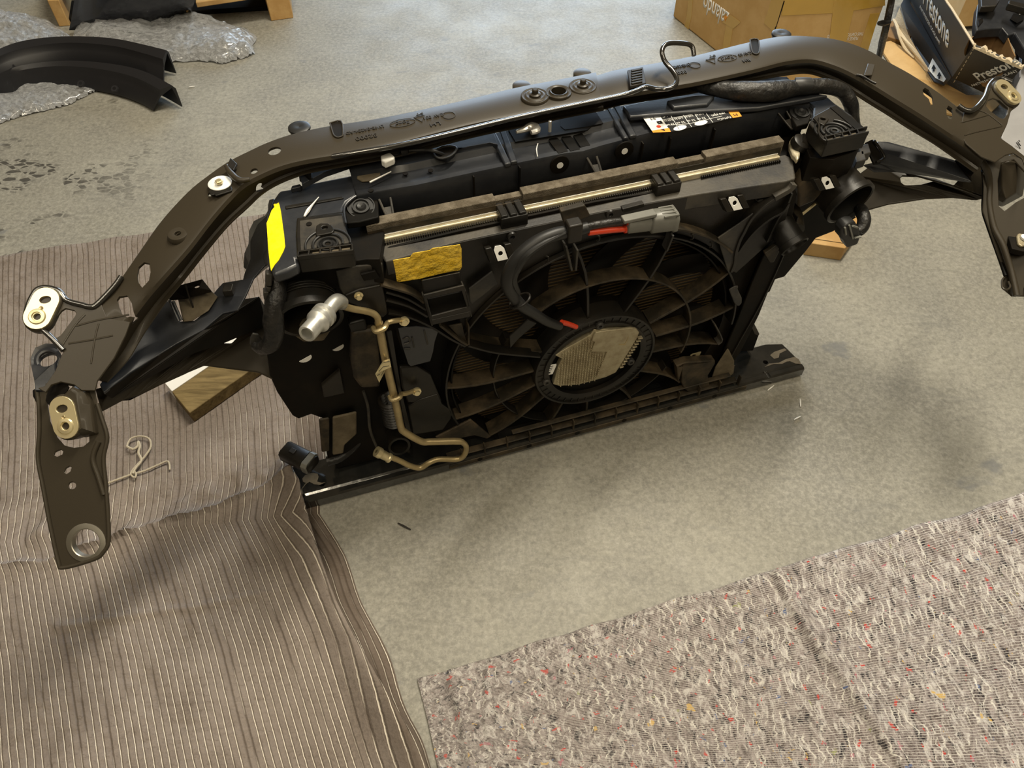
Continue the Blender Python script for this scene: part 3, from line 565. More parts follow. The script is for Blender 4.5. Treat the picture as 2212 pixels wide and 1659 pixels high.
tube('rolled_edge', [A(x, y, z=z) for x, y, z in ((2123, 368, .565), (2126, 400, .535), (2124, 452, .508), (2133, 485, .492), (2158, 555, .462), (2172, 596, .448))], .0035, 'deep', RB)
tube('wire_lug', QL('k', ((525, 1365), (485, 1400), (485, 1480), (530, 1500), (562, 1470), (545, 1420)), z=.445), .0018, 'paint', RB, n=8)
for l in (((500, 838), (740, 775), (960, 712)), ((680, 955), (830, 912), (1130, 845)), ((830, 645), (960, 700), (1130, 830))): tube('pressed_crease', pol2(PRU, 'j', l), .0014, 'paint', RB, n=6)
zplate('j', (1160, 372), (1268, 482), PRU, .010, RB, .0170)
rb = new('raised_bracket', *loft([[Q('k', x, y, z=z) for x, y, z in r_] for r_ in (
    [(360, 380, .53), (365, 640, .50), (480, 680, .49), (690, 570, .50), (740, 300, .53), (660, 170, .57), (560, 145, .578), (490, 200, .565)],
    [(420, 400, .545), (430, 600, .52), (500, 640, .515), (640, 550, .52), (690, 300, .55), (640, 220, .575), (570, 190, .58), (480, 240, .57)],
    [(470, 250, .575), (480, 480, .545), (520, 600, .53), (620, 540, .53), (640, 260, .57), (630, 235, .58), (560, 225, .583), (500, 235, .58)])]), 'paint', RB, bevel=.003)
prism('recess', QL('k', ((475, 200), (505, 160), (560, 145), (640, 160), (690, 200), (690, 215), (500, 205)), z=.574), (0, 0, -.003), 'deep', RB)
p2_ = prism('bracket_plate', [Q('k', x, y, z=z) for x, y, z in ((480, 760, .505), (520, 720, .51), (720, 600, .525), (900, 700, .5), (900, 1560, .42), (720, 1560, .43), (640, 1250, .45), (490, 900, .49))], (0, 0, -.002), 'paint', RB)
prism('nut_pocket', QL('k', ((530, 940), (545, 900), (590, 878), (700, 870), (800, 880), (800, 1090), (700, 1120), (580, 1090), (560, 1020)), z=.492), (0, 0, -.012), 'deep', RB)
prism('nut_plate', QL('k', ((630, 960), (650, 925), (720, 915), (760, 1050), (680, 1065), (640, 1040)), z=.497), (0, 0, -.006), 'cast', RB, bevel=.002)
lathe('nut', Q('k', 705, 990, z=.498), (0, 0, 1), [(.008, 0), (.008, .004), (.005, .005), (0, .005)], 'white', RB, n=12)
# ---- prop rod clipped along the beam
pr = tube('prop_rod', [A(x, y, z=z) for x, y, z in ((700, 341, .728), (760, 331, .732), (900, 306, .735), (1100, 258, .737), (1250, 226, .739), (1340, 207, .741), (1375, 196, .742), (1395, 188, .744), (1420, 193, .746), (1442, 192, .748), (1458, 184, .75), (1462, 170, .752), (1452, 152, .757), (1436, 132, .765), (1430, 112, .775), (1436, 98, .78), (1450, 93, .78), (1478, 94, .775), (1492, 98, .77), (1497, 106, .765), (1499, 120, .758))], .0042, 'gloss', FE, n=12, smooth=6)
cl = MB()
for k in range(6): a = Q('e', 1150, 365 + k * 17, z=.742 + .001); cl.bar(a - UPX * 0, a + UPX * .020, UPY * .004, V((0, 0, .006)))
cl.bar(Q('e', 1175, 350, z=.741), Q('e', 1195, 460, z=.741), UPX * .030, V((0, 0, .005)))
cl.build('rod_clip', 'black', pr, bevel=.0008)
# ---- bonnet stops: rubber screws standing on the carrier
def stop(c_, zt, zb, nm='rubber_buffer'):
    o = lathe(nm, c_, (0, 0, 1), [(.019, zb), (.019, zb + .006), (.015, zb + .010), (.0085, zb + .013), (.0085, zt - .028), (.017, zt - .026), (.021, zt - .022), (.021, zt - .016), (.0195, zt - .006), (.013, zt - .0005), (0, zt)], 'rubber', FE); return o
stop(A(784, 378, z=.682), .727, .682)
stop(A(1611, 205, z=.690), .748, .690)
# ---- radiator carrier (the black plastic panel that holds everything)
CZ = .682
CA = MB()
# top panel between the two end pads, stepped: near lip, mid channel, raised rear
edge = [(1040, 612), (1250, 575)]
def lip(frpts, z): return [Q(f_, x, y, z=z) for f_, x, y in frpts]
near = [('r', 1030, 690), ('s', 0, 1110), ('s', 700, 955), ('s', 1200, 850), ('s', 1440, 795), ('t', 0, 990), ('t', 260, 960), ('t', 520, 880), ('t', 860, 790), ('t', 1040, 740), ('t', 1240, 690), ('t', 1700, 625), ('u', 0, 640), ('u', 380, 555), ('u', 850, 465), ('u', 1000, 405), ('u', 1290, 398)]
N0 = lip(near, CZ)
xs_ = [p.x for p in N0]
def row(dy, z): return [V((p.x, p.y + dy, z)) for p in N0]
rows = [row(0, CZ - .082), row(0, CZ - .004), row(.0015, CZ), row(.012, CZ), row(.015, CZ - .003), row(.030, CZ - .004), row(.045, CZ - .003), row(.052, CZ + .006), row(.085, CZ + .007), row(.092, CZ - .010)]
vs = [p for r_ in rows for p in r_]; k = len(N0); fs = []
for i in range(len(rows) - 1):
    for j in range(k - 1): fs.append((i * k + j, i * k + j + 1, (i + 1) * k + j + 1, (i + 1) * k + j))
CAR = new('radiator_carrier', vs, fs, 'top', FE, ang=30); sm = CAR.modifiers.new('thick', 'SOLIDIFY'); sm.thickness = .0025; sm.offset = -1
def on(c_): return c_
# fascia details
for fr, x, y in (('s', 2010, 818), ('t', 835, 945)):
    q = Q(fr, x, y, yy=.117); lathe('fascia_boss', q, (0, -1, 0), [(.017, -.002), (.017, .001), (.0155, .0015), (0, .0015)], 'deep', CAR)
    lathe('bright_hole', q + V((0, -.002, 0)), (0, -1, 0), [(.0058, 0), (.0058, .0006), (0, .0006)], 'white', CAR, n=20)
for x in (-.155, -.075, .148, .200, .285): rbox('fascia_rib', (x - .0012, .1105, CZ - .050), (x + .0012, .119, CZ - .004), 'deep', CAR, .0004)
for i_, (x0, y0, x1, y1, x2, y2) in enumerate(((1258, 730, 1365, 935, 1420, 920), )): pass
def vtab(name, fr, pts, z0, z1, m='grey'):  # U shaped spring tab
    a, b_, c_, d_ = [Q(fr, x, y, z=z) for (x, y), z in zip(pts, (z0, z1, z1, z0))]
    o = tube(name, [a, a.lerp(b_, .9), b_.lerp(c_, .25), b_.lerp(c_, .75), d_.lerp(c_, .9), d_], .0021, m, CAR, n=8, smooth=3)
    prism(name + '_web', [a.lerp(b_, .45), b_, c_, d_.lerp(c_, .45)], (0, .0015, -.0015), m, o, bevel=0); return o
vtab('spring_tab', 'r', ((1262, 735), (1350, 930), (1415, 918), (1382, 715)), .668, .650)
vtab('spring_tab', 't', ((312, 1045), (450, 1278), (520, 1262), (445, 1025)), .668, .648)
vtab('spring_tab', 'u', ((868, 520), (1045, 735), (1098, 700), (975, 495)), .672, .655, 'black')
# centre: ribs, pockets, latch opening
for fr, a, b_, wd, zz_ in (('s', (1040, 330), (1285, 830), .011, .010), ('s', (1180, 290), (1370, 800), .012, .011), ('t', (600, 340), (860, 790), .009, .010), ('t', (720, 330), (960, 760), .013, .011)):
    p0 = Q(fr, *a, z=CZ + .004); p1 = Q(fr, *b_, z=CZ + .002); d = (p1 - p0).normalized(); sd = V((-d.y, d.x, 0)); MB().bar(p0, p1, sd * wd, V((0, 0, .008))).build('carrier_rib', 'top', CAR, bevel=.002)
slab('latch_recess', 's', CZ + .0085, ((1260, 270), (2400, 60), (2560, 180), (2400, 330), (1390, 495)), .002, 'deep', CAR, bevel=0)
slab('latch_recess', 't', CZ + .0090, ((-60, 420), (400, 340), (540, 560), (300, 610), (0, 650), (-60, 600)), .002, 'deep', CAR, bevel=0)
lt = MB(); lt.tube(QL('s', ((1400, 360), (1500, 330), (1560, 300), (1620, 280), (1680, 300), (1690, 340), (1610, 370)), z=CZ + .016), [.003, .005, .007, .008, .007, .006, .004], 10)
lt.build('bonnet_latch', 'shine', CAR)
lathe('latch_pin', Q('s', 1870, 350, z=CZ + .010), (0, 0, 1), [(.003, 0), (.003, .02), (.001, .021), (0, .021)], 'shine', CAR)
for fr, a, b_, zz_ in (('s', (1930, 470), (2060, 640), 0), ('t', (185, 720), (290, 880), 0), ('s', (2110, 440), (2230, 610), 0)):
    p0 = Q(fr, *a, z=CZ + .001); p1 = Q(fr, *b_, z=CZ + .001); d = (p1 - p0).normalized(); sd = V((-d.y, d.x, 0)) * .009
    lp = [p0 + sd * math.cos(t) - d * .009 * math.sin(t) for t in [math.pi * i / 8 for i in range(9)]] + [p1 - sd, p1 + sd]
    prism('carrier_pocket', lp, (0, 0, -.002), 'deep', CAR, bevel=.0006)
# rear upper skin left and right of the latch
RS = slab('rear_skin', 'x', CZ + .012, ((700, 372), (780, 345), (868, 332), (935, 322), (1005, 318), (1058, 308), (1075, 312), (1068, 290), (1035, 240), (820, 270), (780, 318), (760, 300), (680, 350), (645, 370), (652, 398)), .010, 'top', CAR, [list(zip(*[iter((945, 322, 946, 334, 965, 340, 985, 325, 984, 317, 965, 315))] * 2))], bevel=.003)
slab('rear_skin', 'x', CZ + .013, ((1345, 228), (1430, 210), (1620, 195), (1700, 190), (1790, 205), (1640, 232), (1480, 242), (1360, 252)), .010, 'top', CAR, bevel=.003)
slab('rear_pad', 'x', CZ + .020, ((1440, 216), (1500, 205), (1545, 205), (1530, 224), (1455, 232)), .012, 'top', CAR, bevel=.003)
tube('grommet_rim', [p for p in QL('s', ((235, 660), (260, 620), (380, 565), (500, 560), (560, 590), (540, 640), (470, 700), (370, 730), (280, 715), (235, 660)), z=CZ + .014)], .0022, 'rubber', RS, n=8, smooth=3)
prism('grommet_bore', QL('s', ((235, 660), (260, 620), (380, 565), (500, 560), (560, 590), (540, 640), (470, 700), (370, 730), (280, 715)), z=CZ + .0125), (0, 0, -.002), 'deep', RS, bevel=0)
lead = tube('sensor_lead', [Q('s', x, y, z=z) for x, y, z in ((430, 700, CZ + .005), (330, 660, CZ + .016), (240, 625, CZ + .022), (120, 610, CZ + .022), (0, 612, CZ + .022), (-110, 620, CZ + .022))], .0032, 'rubber', CAR, n=8)
tube('sensor_boot', [Q('r', x, y, z=CZ + .022) for x, y in ((1560, 225), (1540, 230), (1490, 238))], [.0055, .007, .007], 'rubber', lead, n=12, smooth=2)
tube('sensor_pins', [Q('r', x, y, z=CZ + .022) for x, y in ((1490, 238), (1460, 260), (1420, 268))], .0014, 'rubber', lead, n=6)
prism('white_plug', QL('r', ((1278, 272), (1375, 235), (1425, 280), (1420, 305), (1325, 345), (1285, 320)), z=CZ + .030), (0, 0, -.012), 'chip', lead, bevel=.002)
for fr, x, y, zz_ in (('s', 195, 898, 0), ('r', 1175, 640, 0), ('r', 1540, 462, 0), ('s', 590, 555, .01), ('u', 20, 1320, None)):
    if zz_ is not None: lathe('small_hole', Q(fr, x, y, z=CZ + .0012 + zz_), (0, 0, 1), [(.0045, -.0006), (.0045, .0004), (0, .0004)], 'deep', CAR, n=16)
slab('stop_seat', 'r', CZ + .001, ((1020, 440), (1060, 400), (1180, 370), (1270, 410), (1280, 470), (1180, 530), (1080, 540), (1030, 510)), .004, 'tan', CAR, bevel=.0015)
# ---- left end of the carrier with its pad
LE = slab('carrier_end', 'r', .674, ((210, 640), (330, 620), (440, 580), (1000, 470), (1045, 610), (1030, 700), (930, 760), (890, 830), (905, 1000), (990, 1230), (985, 1290), (400, 1360), (420, 1420), (300, 1480), (140, 1530), (85, 1100), (75, 950), (130, 840), (155, 720)), .02, 'top', CAR, bevel=.005)
for pts in (((270, 800), (880, 700), (890, 720), (280, 830)), ((400, 930), (890, 860), (895, 885), (410, 955))): prism('panel_step', QL('r', pts, z=.6765), (0, 0, -.003), 'black', LE, bevel=.001)
def pad(fr, out, z, par, cx, cy, holes, sx=1, rails=None, cr=.0075):
    P_ = slab('mount_pad', fr, z, out, .030, 'black', par, bevel=.002)
    c_ = Q(fr, cx, cy, z=z)
    b_ = lathe('pad_bush', c_, (0, 0, 1), [(.0045, -.002), (.0045, .003), (.0075, .0035), (.0085, .002), (.0085, .0005), (.0125, .0005), (.0135, .0035), (.0155, .0035), (.0165, .0)], 'rubber', P_)
    lathe('pad_bore', c_, (0, 0, 1), [(.0046, .0008), (0, .0008)], 'deep', b_, n=20)
    return P_, c_
PD, pc = pad('r', ((395, 930), (885, 872), (905, 1010), (992, 1225), (988, 1290), (400, 1358), (385, 1100)), .678, LE, 725, 1215, None)
prism('pad_floor', QL('r', ((430, 960), (870, 905), (890, 1010), (950, 1190), (440, 1270), (430, 1100)), z=.6785), (0, 0, -.001), 'grey', PD, bevel=0)
def arc(name, c_, r, a0, a1, rr, par, m='rubber', n=14, sx=1, z=0):
    tube(name, [c_ + V((math.cos(math.radians(a)) * r * sx, math.sin(math.radians(a)) * r, z)) for a in [a0 + (a1 - a0) * i / n for i in range(n + 1)]], rr, m, par, n=8, smooth=1)
arc('pad_rib', pc, .0225, -20, 200, .0022, PD, z=.002); arc('pad_rib', pc, .0335, -15, 70, .0018, PD, z=.002); arc('pad_rib', pc, .0335, 110, 195, .0018, PD, z=.002)
prism('pad_lug', QL('r', ((595, 1110), (600, 1010), (640, 985), (720, 985), (765, 1010), (790, 1060), (770, 1085), (610, 1115)), z=.684), (0, 0, -.005), 'black', PD, [circ(Q('r', 688, 1030, z=.684), .0045, 16)], bevel=.0012)
lathe('pad_hole', Q('r', 525, 993, z=.6795), (0, 0, 1), [(.0045, 0), (.0045, .0004), (0, .0004)], 'deep', PD, n=16)
sb_ = MB()
for a, b_ in (((415, 1300), (985, 1225)), ((405, 1352), (990, 1285)), ((418, 1300), (408, 1352)), ((530, 1285), (520, 1335)), ((645, 1268), (648, 1320)), ((750, 1255), (755, 1308)), ((850, 1245), (862, 1298)), ((980, 1225), (988, 1285))):
    sb_.bar(Q('r', *a, z=.679), Q('r', *b_, z=.679), UPY * .0028 if abs(a[0] - b_[0]) > 100 else UPX * .0028, V((0, 0, .008)))
sb_.build('pad_comb', 'black', PD, bevel=.0006)
for x0, x1 in ((560, 635), (655, 740), (765, 845), (870, 955)): prism('comb_cell', QL('r', ((x0, 1295 - (x0 - 560) * .13), (x1, 1285 - (x1 - 635) * .13), (x1, 1315 - (x1 - 635) * .13), (x0, 1325 - (x0 - 560) * .13)), z=.6792), (0, 0, -.0008), 'tan', PD, bevel=0)
# left side cheek that drops away, with the yellow tape on its edge
ck = prism('side_cheek', [Q('r', x, y, z=z) for x, y, z in ((150, 725, .665), (105, 735, .65), (90, 790, .64), (100, 830, .63), (60, 900, .60), (-60, 960, .56), (-110, 1060, .53), (-115, 1200, .51), (-160, 1300, .49), (-170, 1450, .47), (-60, 1560, .47), (0, 1500, .52), (85, 1430, .60), (140, 1530, .655), (75, 950, .665))], (.004, .004, -.006), 'black', LE, bevel=.002)
prism('yellow_tape', QL('r', ((150, 790), (155, 782), (185, 780), (205, 768), (213, 790), (228, 860), (245, 985), (262, 1110), (273, 1230), (255, 1280), (205, 1375), (165, 1420), (140, 1460), (125, 1488), (112, 1420), (95, 1260), (85, 1100), (77, 985), (100, 930), (130, 850), (160, 815)), z=.6752), (0, 0, -.0008), 'yellow', LE, bevel=0)
# round mount in its recess next to the pad
def mount(fr, out, cx, cy, z, rz=.016):
    o = slab('mount_recess', fr, z, out, .012, 'deep', CAR, bevel=.002)
    lathe('mount_rim', Q(fr, cx, cy, z=z), (0, -.25, 1), [(.0, .004), (.006, .006), (.0085, .003), (.012, .003), (.0125, .006), (.014, .006), (.0145, .002), (.020, .002), (.0205, .004), (.022, .004), (.0225, .0)], 'rubber', o)
    return o
mount('r', ((920, 985), (895, 860), (920, 790), (1020, 710), (1150, 700), (1250, 730), (1260, 920), (1060, 970)), 1075, 825, .667)
tube('recess_rim', QL('r', ((912, 990), (893, 860), (918, 785), (1015, 705), (1110, 690), (1230, 665)), z=.677), .0022, 'top', CAR, n=8)
mount('u', ((1000, 500), (1130, 420), (1260, 400), (1325, 450), (1310, 560), (1270, 650), (1110, 690)), 1165, 520, .668)
# ---- right end of the carrier
RE = slab('carrier_end', 'u', .676, ((850, 468), (1000, 405), (1260, 385), (1338, 440), (1322, 560), (1278, 650), (1510, 905), (2060, 785), (1850, 540), (1620, 380), (1520, 290), (1330, 300), (900, 360), (560, 370), (250, 345), (380, 555)), .02, 'top', CAR, bevel=.004)
PR, pc = pad('u', ((1275, 655), (1330, 560), (1545, 440), (1860, 560), (2065, 790), (1510, 915)), .680, RE, 1610, 765, None)
arc('pad_rib', pc, .0225, -10, 190, .0022, PR, z=.002); arc('pad_rib', pc, .0335, 0, 60, .0018, PR, z=.002); arc('pad_rib', pc, .0335, 110, 185, .0018, PR, z=.002)
prism('pad_lug', QL('u', ((1400, 640), (1400, 570), (1440, 545), (1510, 560), (1540, 600), (1480, 680)), z=.686), (0, 0, -.005), 'black', PR, [circ(Q('u', 1462, 592, z=.686), .0045, 16)], bevel=.0012)
tube('pad_wave', QL('u', ((1340, 590), (1370, 620), (1410, 690), (1400, 760), (1440, 850), (1500, 890)), z=.684), .0022, 'black', PR, n=8)
prism('pad_channel', QL('u', ((1555, 440), (1640, 415), (2000, 700), (1890, 725)), z=.6815), (0, 0, -.002), 'deep', PR, bevel=.0005)
sb_ = MB()
for a, b_ in (((1480, 850), (2040, 720)), ((1510, 905), (2060, 785)), ((1600, 820), (1620, 880)), ((1700, 795), (1725, 860)), ((1800, 775), (1825, 835)), ((1905, 750), (1930, 815)), ((1480, 850), (1510, 905))):
    sb_.bar(Q('u', *a, z=.681), Q('u', *b_, z=.681), UPY * .0028 if abs(a[0] - b_[0]) > 100 else UPX * .0028, V((0, 0, .008)))
sb_.build('pad_comb', 'black', PR, bevel=.0006)
for k in range(4): x0 = 1520 + k * 103; y0 = 868 - k * 24; prism('comb_cell', QL('u', ((x0, y0), (x0 + 65, y0 - 14), (x0 + 85, y0 + 10), (x0 + 20, y0 + 26)), z=.6812), (0, 0, -.0008), 'tan', PR, bevel=0)
# small hooks on the rear left corner
prism('corner_clip', QL('r', ((345, 590), (430, 570), (445, 590), (430, 602), (330, 625)), z=.684), (0, 0, -.008), 'top', LE)
prism('corner_wall', [Q('r', x, y, z=z) for x, y, z in ((410, 440, .69), (545, 400, .70), (550, 520, .70), (445, 560, .676), (425, 545, .676))], (.003, .006, -.004), 'deep', LE)
# ---- air-conditioning label
lab = prism('service_label', [Q(f_, x, y, z=CZ + .0065) for f_, x, y in (('t', 1100, 475), ('t', 1330, 430), ('t', 1760, 345), ('u', 60, 345), ('u', 100, 350), ('u', 225, 335), ('u', 385, 560), ('u', 265, 580), ('t', 2080, 555), ('t', 1490, 680), ('t', 1240, 695))], (0, 0, -.0005), 'lblack', CAR, bevel=0)
def lq(name, fr, pts, m, dz=.0068): return prism(name, QL(fr, pts, z=CZ + dz), (0, 0, -.0003), m, lab, bevel=0)
lq('white_field', 't', ((1100, 485), (1120, 470), (1320, 430), (1490, 680), (1240, 690)), 'white')
lq('orange_field', 't', ((1225, 665), (1465, 625), (1490, 680), (1240, 692)), 'orange', .0070)
lq('orange_field', 'u', ((95, 352), (215, 335), (235, 345), (385, 560), (265, 582)), 'orange', .0070)
lq('warning_triangle', 't', ((1345, 650), (1395, 638), (1415, 672)), 'lblack', .0072)
lr = MB()
def ll(a, b_, wdt=.0009):
    p, q = Q('t', *a, z=CZ + .0071), Q('t', *b_, z=CZ + .0071); d = (q - p).normalized(); lr.bar(p, q, V((-d.y, d.x, 0)) * wdt, V((0, 0, .0002)))
for a, b_ in (((1460, 405), (1610, 650)), ((1612, 372), (1785, 615)), ((1760, 345), (1900, 530)), ((1905, 312), (2080, 550)), ((1370, 515), (1590, 475)), ((1590, 475), (2000, 400)), ((1430, 590), (1740, 570)), ((1740, 570), (2030, 500)), ((2000, 400), (2212, 350)), ((2030, 500), (2212, 460))): ll(a, b_)
lr.build('table_lines', 'white', lab)
for k in range(4):
    for r_, s_ in enumerate(('R134a', '0.65 kg', '23 oz')):
        text('label_text', s_ if r_ else 'PAG', Q('t', 1425 + k * 145 + r_ * 30, 460 - k * 28 + r_ * 62 - 2, z=CZ + .0071), XD, YD, .0058, 'white', lab, width=.016, depth=.0002, bold=.01)
for fr, x, y in (('t', 1620, 625), ('t', 1915, 555)): prism('oval_mark', circ(Q(fr, x, y, z=CZ + .0072), .0065, 20, sx=2.0, rot=.15), (0, 0, -.0002), 'white', lab, bevel=0)
for s_, fr, x, y, h_, w_ in (('FoMoCo', 'u', 150, 590, .006, .026), ('R-1234yf', 'u', 90, 500, .0055, .026), ('GWP 4', 'u', 115, 465, .005, .02), ('HFO 850G', 'u', 70, 535, .005, .026), ('PAG', 'u', 70, 385, .007, .014), ('PAG 100 ml', 't', 2030, 315, .004, .028)):
    text('label_text', s_, Q(fr, x, y, z=CZ + .0071), XD, YD, h_, 'white', lab, width=w_, depth=.0002, bold=.01)
text('label_symbol', 'M', Q('u', 300, 540, z=CZ + .0073), XD, YD, .007, 'lblack', lab, depth=.0002); text('label_symbol', '?', Q('u', 262, 488, z=CZ + .0073), XD, YD, .007, 'lblack', lab, depth=.0002); text('label_symbol', 'c', Q('u', 215, 430, z=CZ + .0073), XD, YD, .005, 'lblack', lab, depth=.0002)
text('label_symbol', 'i', Q('t', 1335, 550, z=CZ + .0073), XD, YD, .009, 'lblack', lab, width=.010, depth=.0002, bold=.03); prism('red_mark', circ(Q('t', 1320, 605, z=CZ + .0073), .004, 12), (0, 0, -.0002), 'red', lab, bevel=0)
text('label_symbol', '94', Q('t', 1240, 500, z=CZ + .0073), XD, YD, .007, 'grey', lab, depth=.0002)
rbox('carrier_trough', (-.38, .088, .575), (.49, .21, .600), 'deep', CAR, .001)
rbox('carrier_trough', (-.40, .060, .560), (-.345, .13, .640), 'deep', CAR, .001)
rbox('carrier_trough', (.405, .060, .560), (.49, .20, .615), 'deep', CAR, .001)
# ---- foam strips, condenser tank, radiator core
yf = .070
FO = MB()
xa = A(815, 498, z=.655).x
for x0, x1, dz in ((-.345, -.130, 0), (-.130, -.083, -.006), (-.083, .198, .001), (.198, .252, -.006), (.252, .405, .001)):
    FO.box((x0, yf + (0 if dz > -.005 else .006), .618), (x1, yf + .020, .655 + dz))
FO.build('foam_strip', 'foam', FE, bevel=.001)
rbox('upper_radiator_wall', (-.345, yf - .001, .60), (.402, yf + .0005, .645), 'dusty', FE, .0005)
RD = empty('radiator', (0, 0, 0), 0, FE)
tk = MB(); tk.box((-.335, .0605, .612), (.399, .069, .632)); tk.build('radiator_top_rail', 'alu', RD, bevel=.002)
MB().box((-.332, .0675, .6315), (.398, .0705, .634)).build('rail_edge', 'shine', RD, bevel=.0008)
te = MB()
for k in range(185):
    x = -.33 + k * .00395
    if not (-.122 < x < -.082 or .20 < x < .24): te.box((x, .0555, .621), (x + .0019, .0607, .6265))
te.box((-.33, .0602, .6205), (.398, .0606, .6215)); te.build('fin_teeth', 'black', RD, smooth=False)
core = rbox('radiator_core', (-.335, .085, .03), (.395, .105, .615), 'fin', RD, .001)
fl = MB()
for k in range(64): z = .05 + k * .0085; fl.box((-.30, .0832, z), (.375, .0852, z + .0013))
fl.build('core_tubes', 'finl', RD, smooth=False)
cr = rbox('outer_condenser', (-.34, .106, .03), (.40, .116, .62), 'fin', RD, .001)
for s_, pts in (('r', ((1080, 1000), (1120, 985), (1180, 1010), (1190, 1070), (1215, 1120), (1235, 1180), (1255, 1240), (1235, 1285), (1180, 1305), (1165, 1260), (1130, 1190), (1105, 1120))), ('u', ((1075, 800), (1105, 840), (1115, 890), (1170, 905), (1175, 950), (1120, 960), (1110, 1000), (1165, 1030), (1150, 1100), (1120, 1135), (1095, 1090), (1060, 1060), (1020, 960), (1020, 880), (1050, 830)))):
    e_ = prism('rail_end_plate', [p for p in QL(s_, pts, z=.637)], (0, 0, -.012), 'alu', RD, bevel=.003)
    c_ = Q(s_, *((1155, 1120) if s_ == 'r' else (1085, 870)), z=.6375); prism('plate_slot', circ(c_, .003, 14, sx=1, rot=1.3), (0, 0, -.0006), 'deep', e_, bevel=0)
    c_ = Q(s_, *((1205, 1200) if s_ == 'r' else (1145, 980)), z=.6378); prism('plate_hole', circ(c_, .0055, 16), (0, 0, -.0006), 'deep', e_, bevel=0)
for x, y in ((1110, 460), (1440, 383)):
    c_ = A(x, y, z=.645); o = MB()
    for k in range(3): o.box((c_.x - .022 + k * .0155, .040, .622), (c_.x - .010 + k * .0155, .076, .6445))
    o.box((c_.x - .0225, .038, .612), (c_.x + .0235, .074, .640)); o.build('rail_clip', 'black', RD, bevel=.0015)
# end fittings
tube('radiator_neck', [Q('r', 1080, 1240, z=.61), Q('r', 1050, 1190, z=.615), Q('r', 1040, 1120, z=.62)], [.016, .017, .016], 'grey', RD, n=16)
tube('bleed_valve', [Q('u', x, y, z=z) for x, y, z in ((1150, 880, .645), (1230, 940, .638), (1300, 1040, .628), (1330, 1085, .62), (1380, 1150, .612), (1440, 1230, .60))], [.014, .0135, .011, .0085, .006, .0055], 'black', RD, n=16, smooth=3)
lathe('bleed_valve_cap', Q('u', 1180, 900, z=.646), (.3, -.3, 1), [(.017, -.01), (.017, .002), (.014, .004), (0, .004)], 'black', RD)
# ---- fan shroud
FC = V((.058, 0, .25)); YS = .02
def XZ(x, z, y=YS): return V((x, y, z))
def pol(r, a, y=YS, c=FC): t = math.radians(a); return V((c.x + math.cos(t) * r, y, c.z + math.sin(t) * r))
SH = empty('fan_shroud', (0, 0, 0), 0, FE)
out = [A(830, 563, y=.022), A(1000, 521, y=.022), A(1300, 456, y=.022), A(1716, 388, y=.022), A(1713, 410, y=.022), A(1700, 470, y=.022), A(1672, 560, y=.022), A(1628, 690, y=.022), A(1570, 790, y=.022), A(1530, 860, y=.022)]
out += [V((.40, .022, .012)), V((-.26, .022, .012)), A(905, 905, y=.022), A(880, 800, y=.022), A(850, 700, y=.022), A(800, 690, y=.022), A(760, 690, y=.022), A(733, 600, y=.022), A(790, 575, y=.022)]
hole = [V((pol(.302, a).x, .022, max(.035, pol(.302, a).z))) for a in range(0, 360, 5)]
hh = []
for p in hole:
    if not hh or (p - hh[-1]).length > 1e-4: hh.append(p)
FP = prism('shroud_panel', [V((p.x, .048, p.z)) for p in out], (0, .005, 0), 'deep', SH, [[V((p.x, .048, p.z)) for p in hh]], bevel=.001)
band = [(('x', 815, 530), ('x', 833, 566)), (('x', 1000, 486), ('x', 1003, 521)), (('x', 1190, 447), ('x', 1196, 480)), (('x', 1300, 424), ('x', 1306, 457)), (('x', 1500, 380), ('x', 1510, 420)), (('x', 1695, 334), ('x', 1700, 392)), (('x', 1712, 342), ('x', 1718, 386))]
rg = []
for a, b_ in band:
    a = A(a[1], a[2], z=.622); b_ = A(b_[1], b_[2], z=.618); rg.append([a, b_ + V((0, .003, .0008)), b_, b_ + V((0, 0, -.030)), b_ + V((0, .004, -.030)), V((b_.x, b_.y + .004, b_.z - .004)), a + V((0, 0, -.004))])
new('shroud_top_flange', *loft(rg), 'grey', SH, bevel=.0015)
prism('shroud_upper_face', [A(836, 566, y=.024), A(1003, 522, y=.024), A(1306, 458, y=.024), A(1510, 421, y=.024), A(1716, 388, y=.024), A(1712, 420, y=.024), A(1690, 500, y=.024), A(1590, 590, y=.024)] + [pol(.318, a, .024) for a in range(30, 155, 5)] + [A(870, 690, y=.024), A(822, 660, y=.024)], (0, .004, 0), 'black', SH, bevel=.001)
# opening lip, sunk ring, spokes
def ringpart(name, r, t, y0, y1, m, a0=0, a1=360, n=72, cen=FC, zmin=.012):
    rings = []
    N_ = n if a1 - a0 < 360 else n
    for i in range(N_ + (0 if a1 - a0 == 360 else 1)):
        a = a0 + (a1 - a0) * i / n; q = [pol(r, a, y0, cen), pol(r + t, a, y0, cen), pol(r + t, a, y1, cen), pol(r, a, y1, cen)]
        for p in q: p.z = max(p.z, zmin)
        rings.append(q)
    if a1 - a0 == 360: rings.append([p.copy() for p in rings[0]])
    return new(name, *loft(rings, caps=a1 - a0 < 360), m, SH, bevel=.0006 if a1 - a0 < 360 else 0)
ringpart('opening_lip', .312, .004, .014, .052, 'black', 0, 205)
ringpart('opening_lip', .298, .003, .030, .085, 'deep', 0, 360)
ringpart('guard_ring', .212, .004, .016, .050, 'dusty', -15, 128)
ringpart('guard_ring', .212, .003, .026, .050, 'black', 150, 330)
SPK = ((101, .120, .316), (66, .118, .312), (30, .132, .318), (9, .136, .318), (-12, .138, .305), (-37, .130, .285), (-62, .124, .252), (-93, .118, .236), (-117, .128, .256), (-141, .134, .292), (-163, .130, .318), (177, .130, .314), (153, .124, .300))
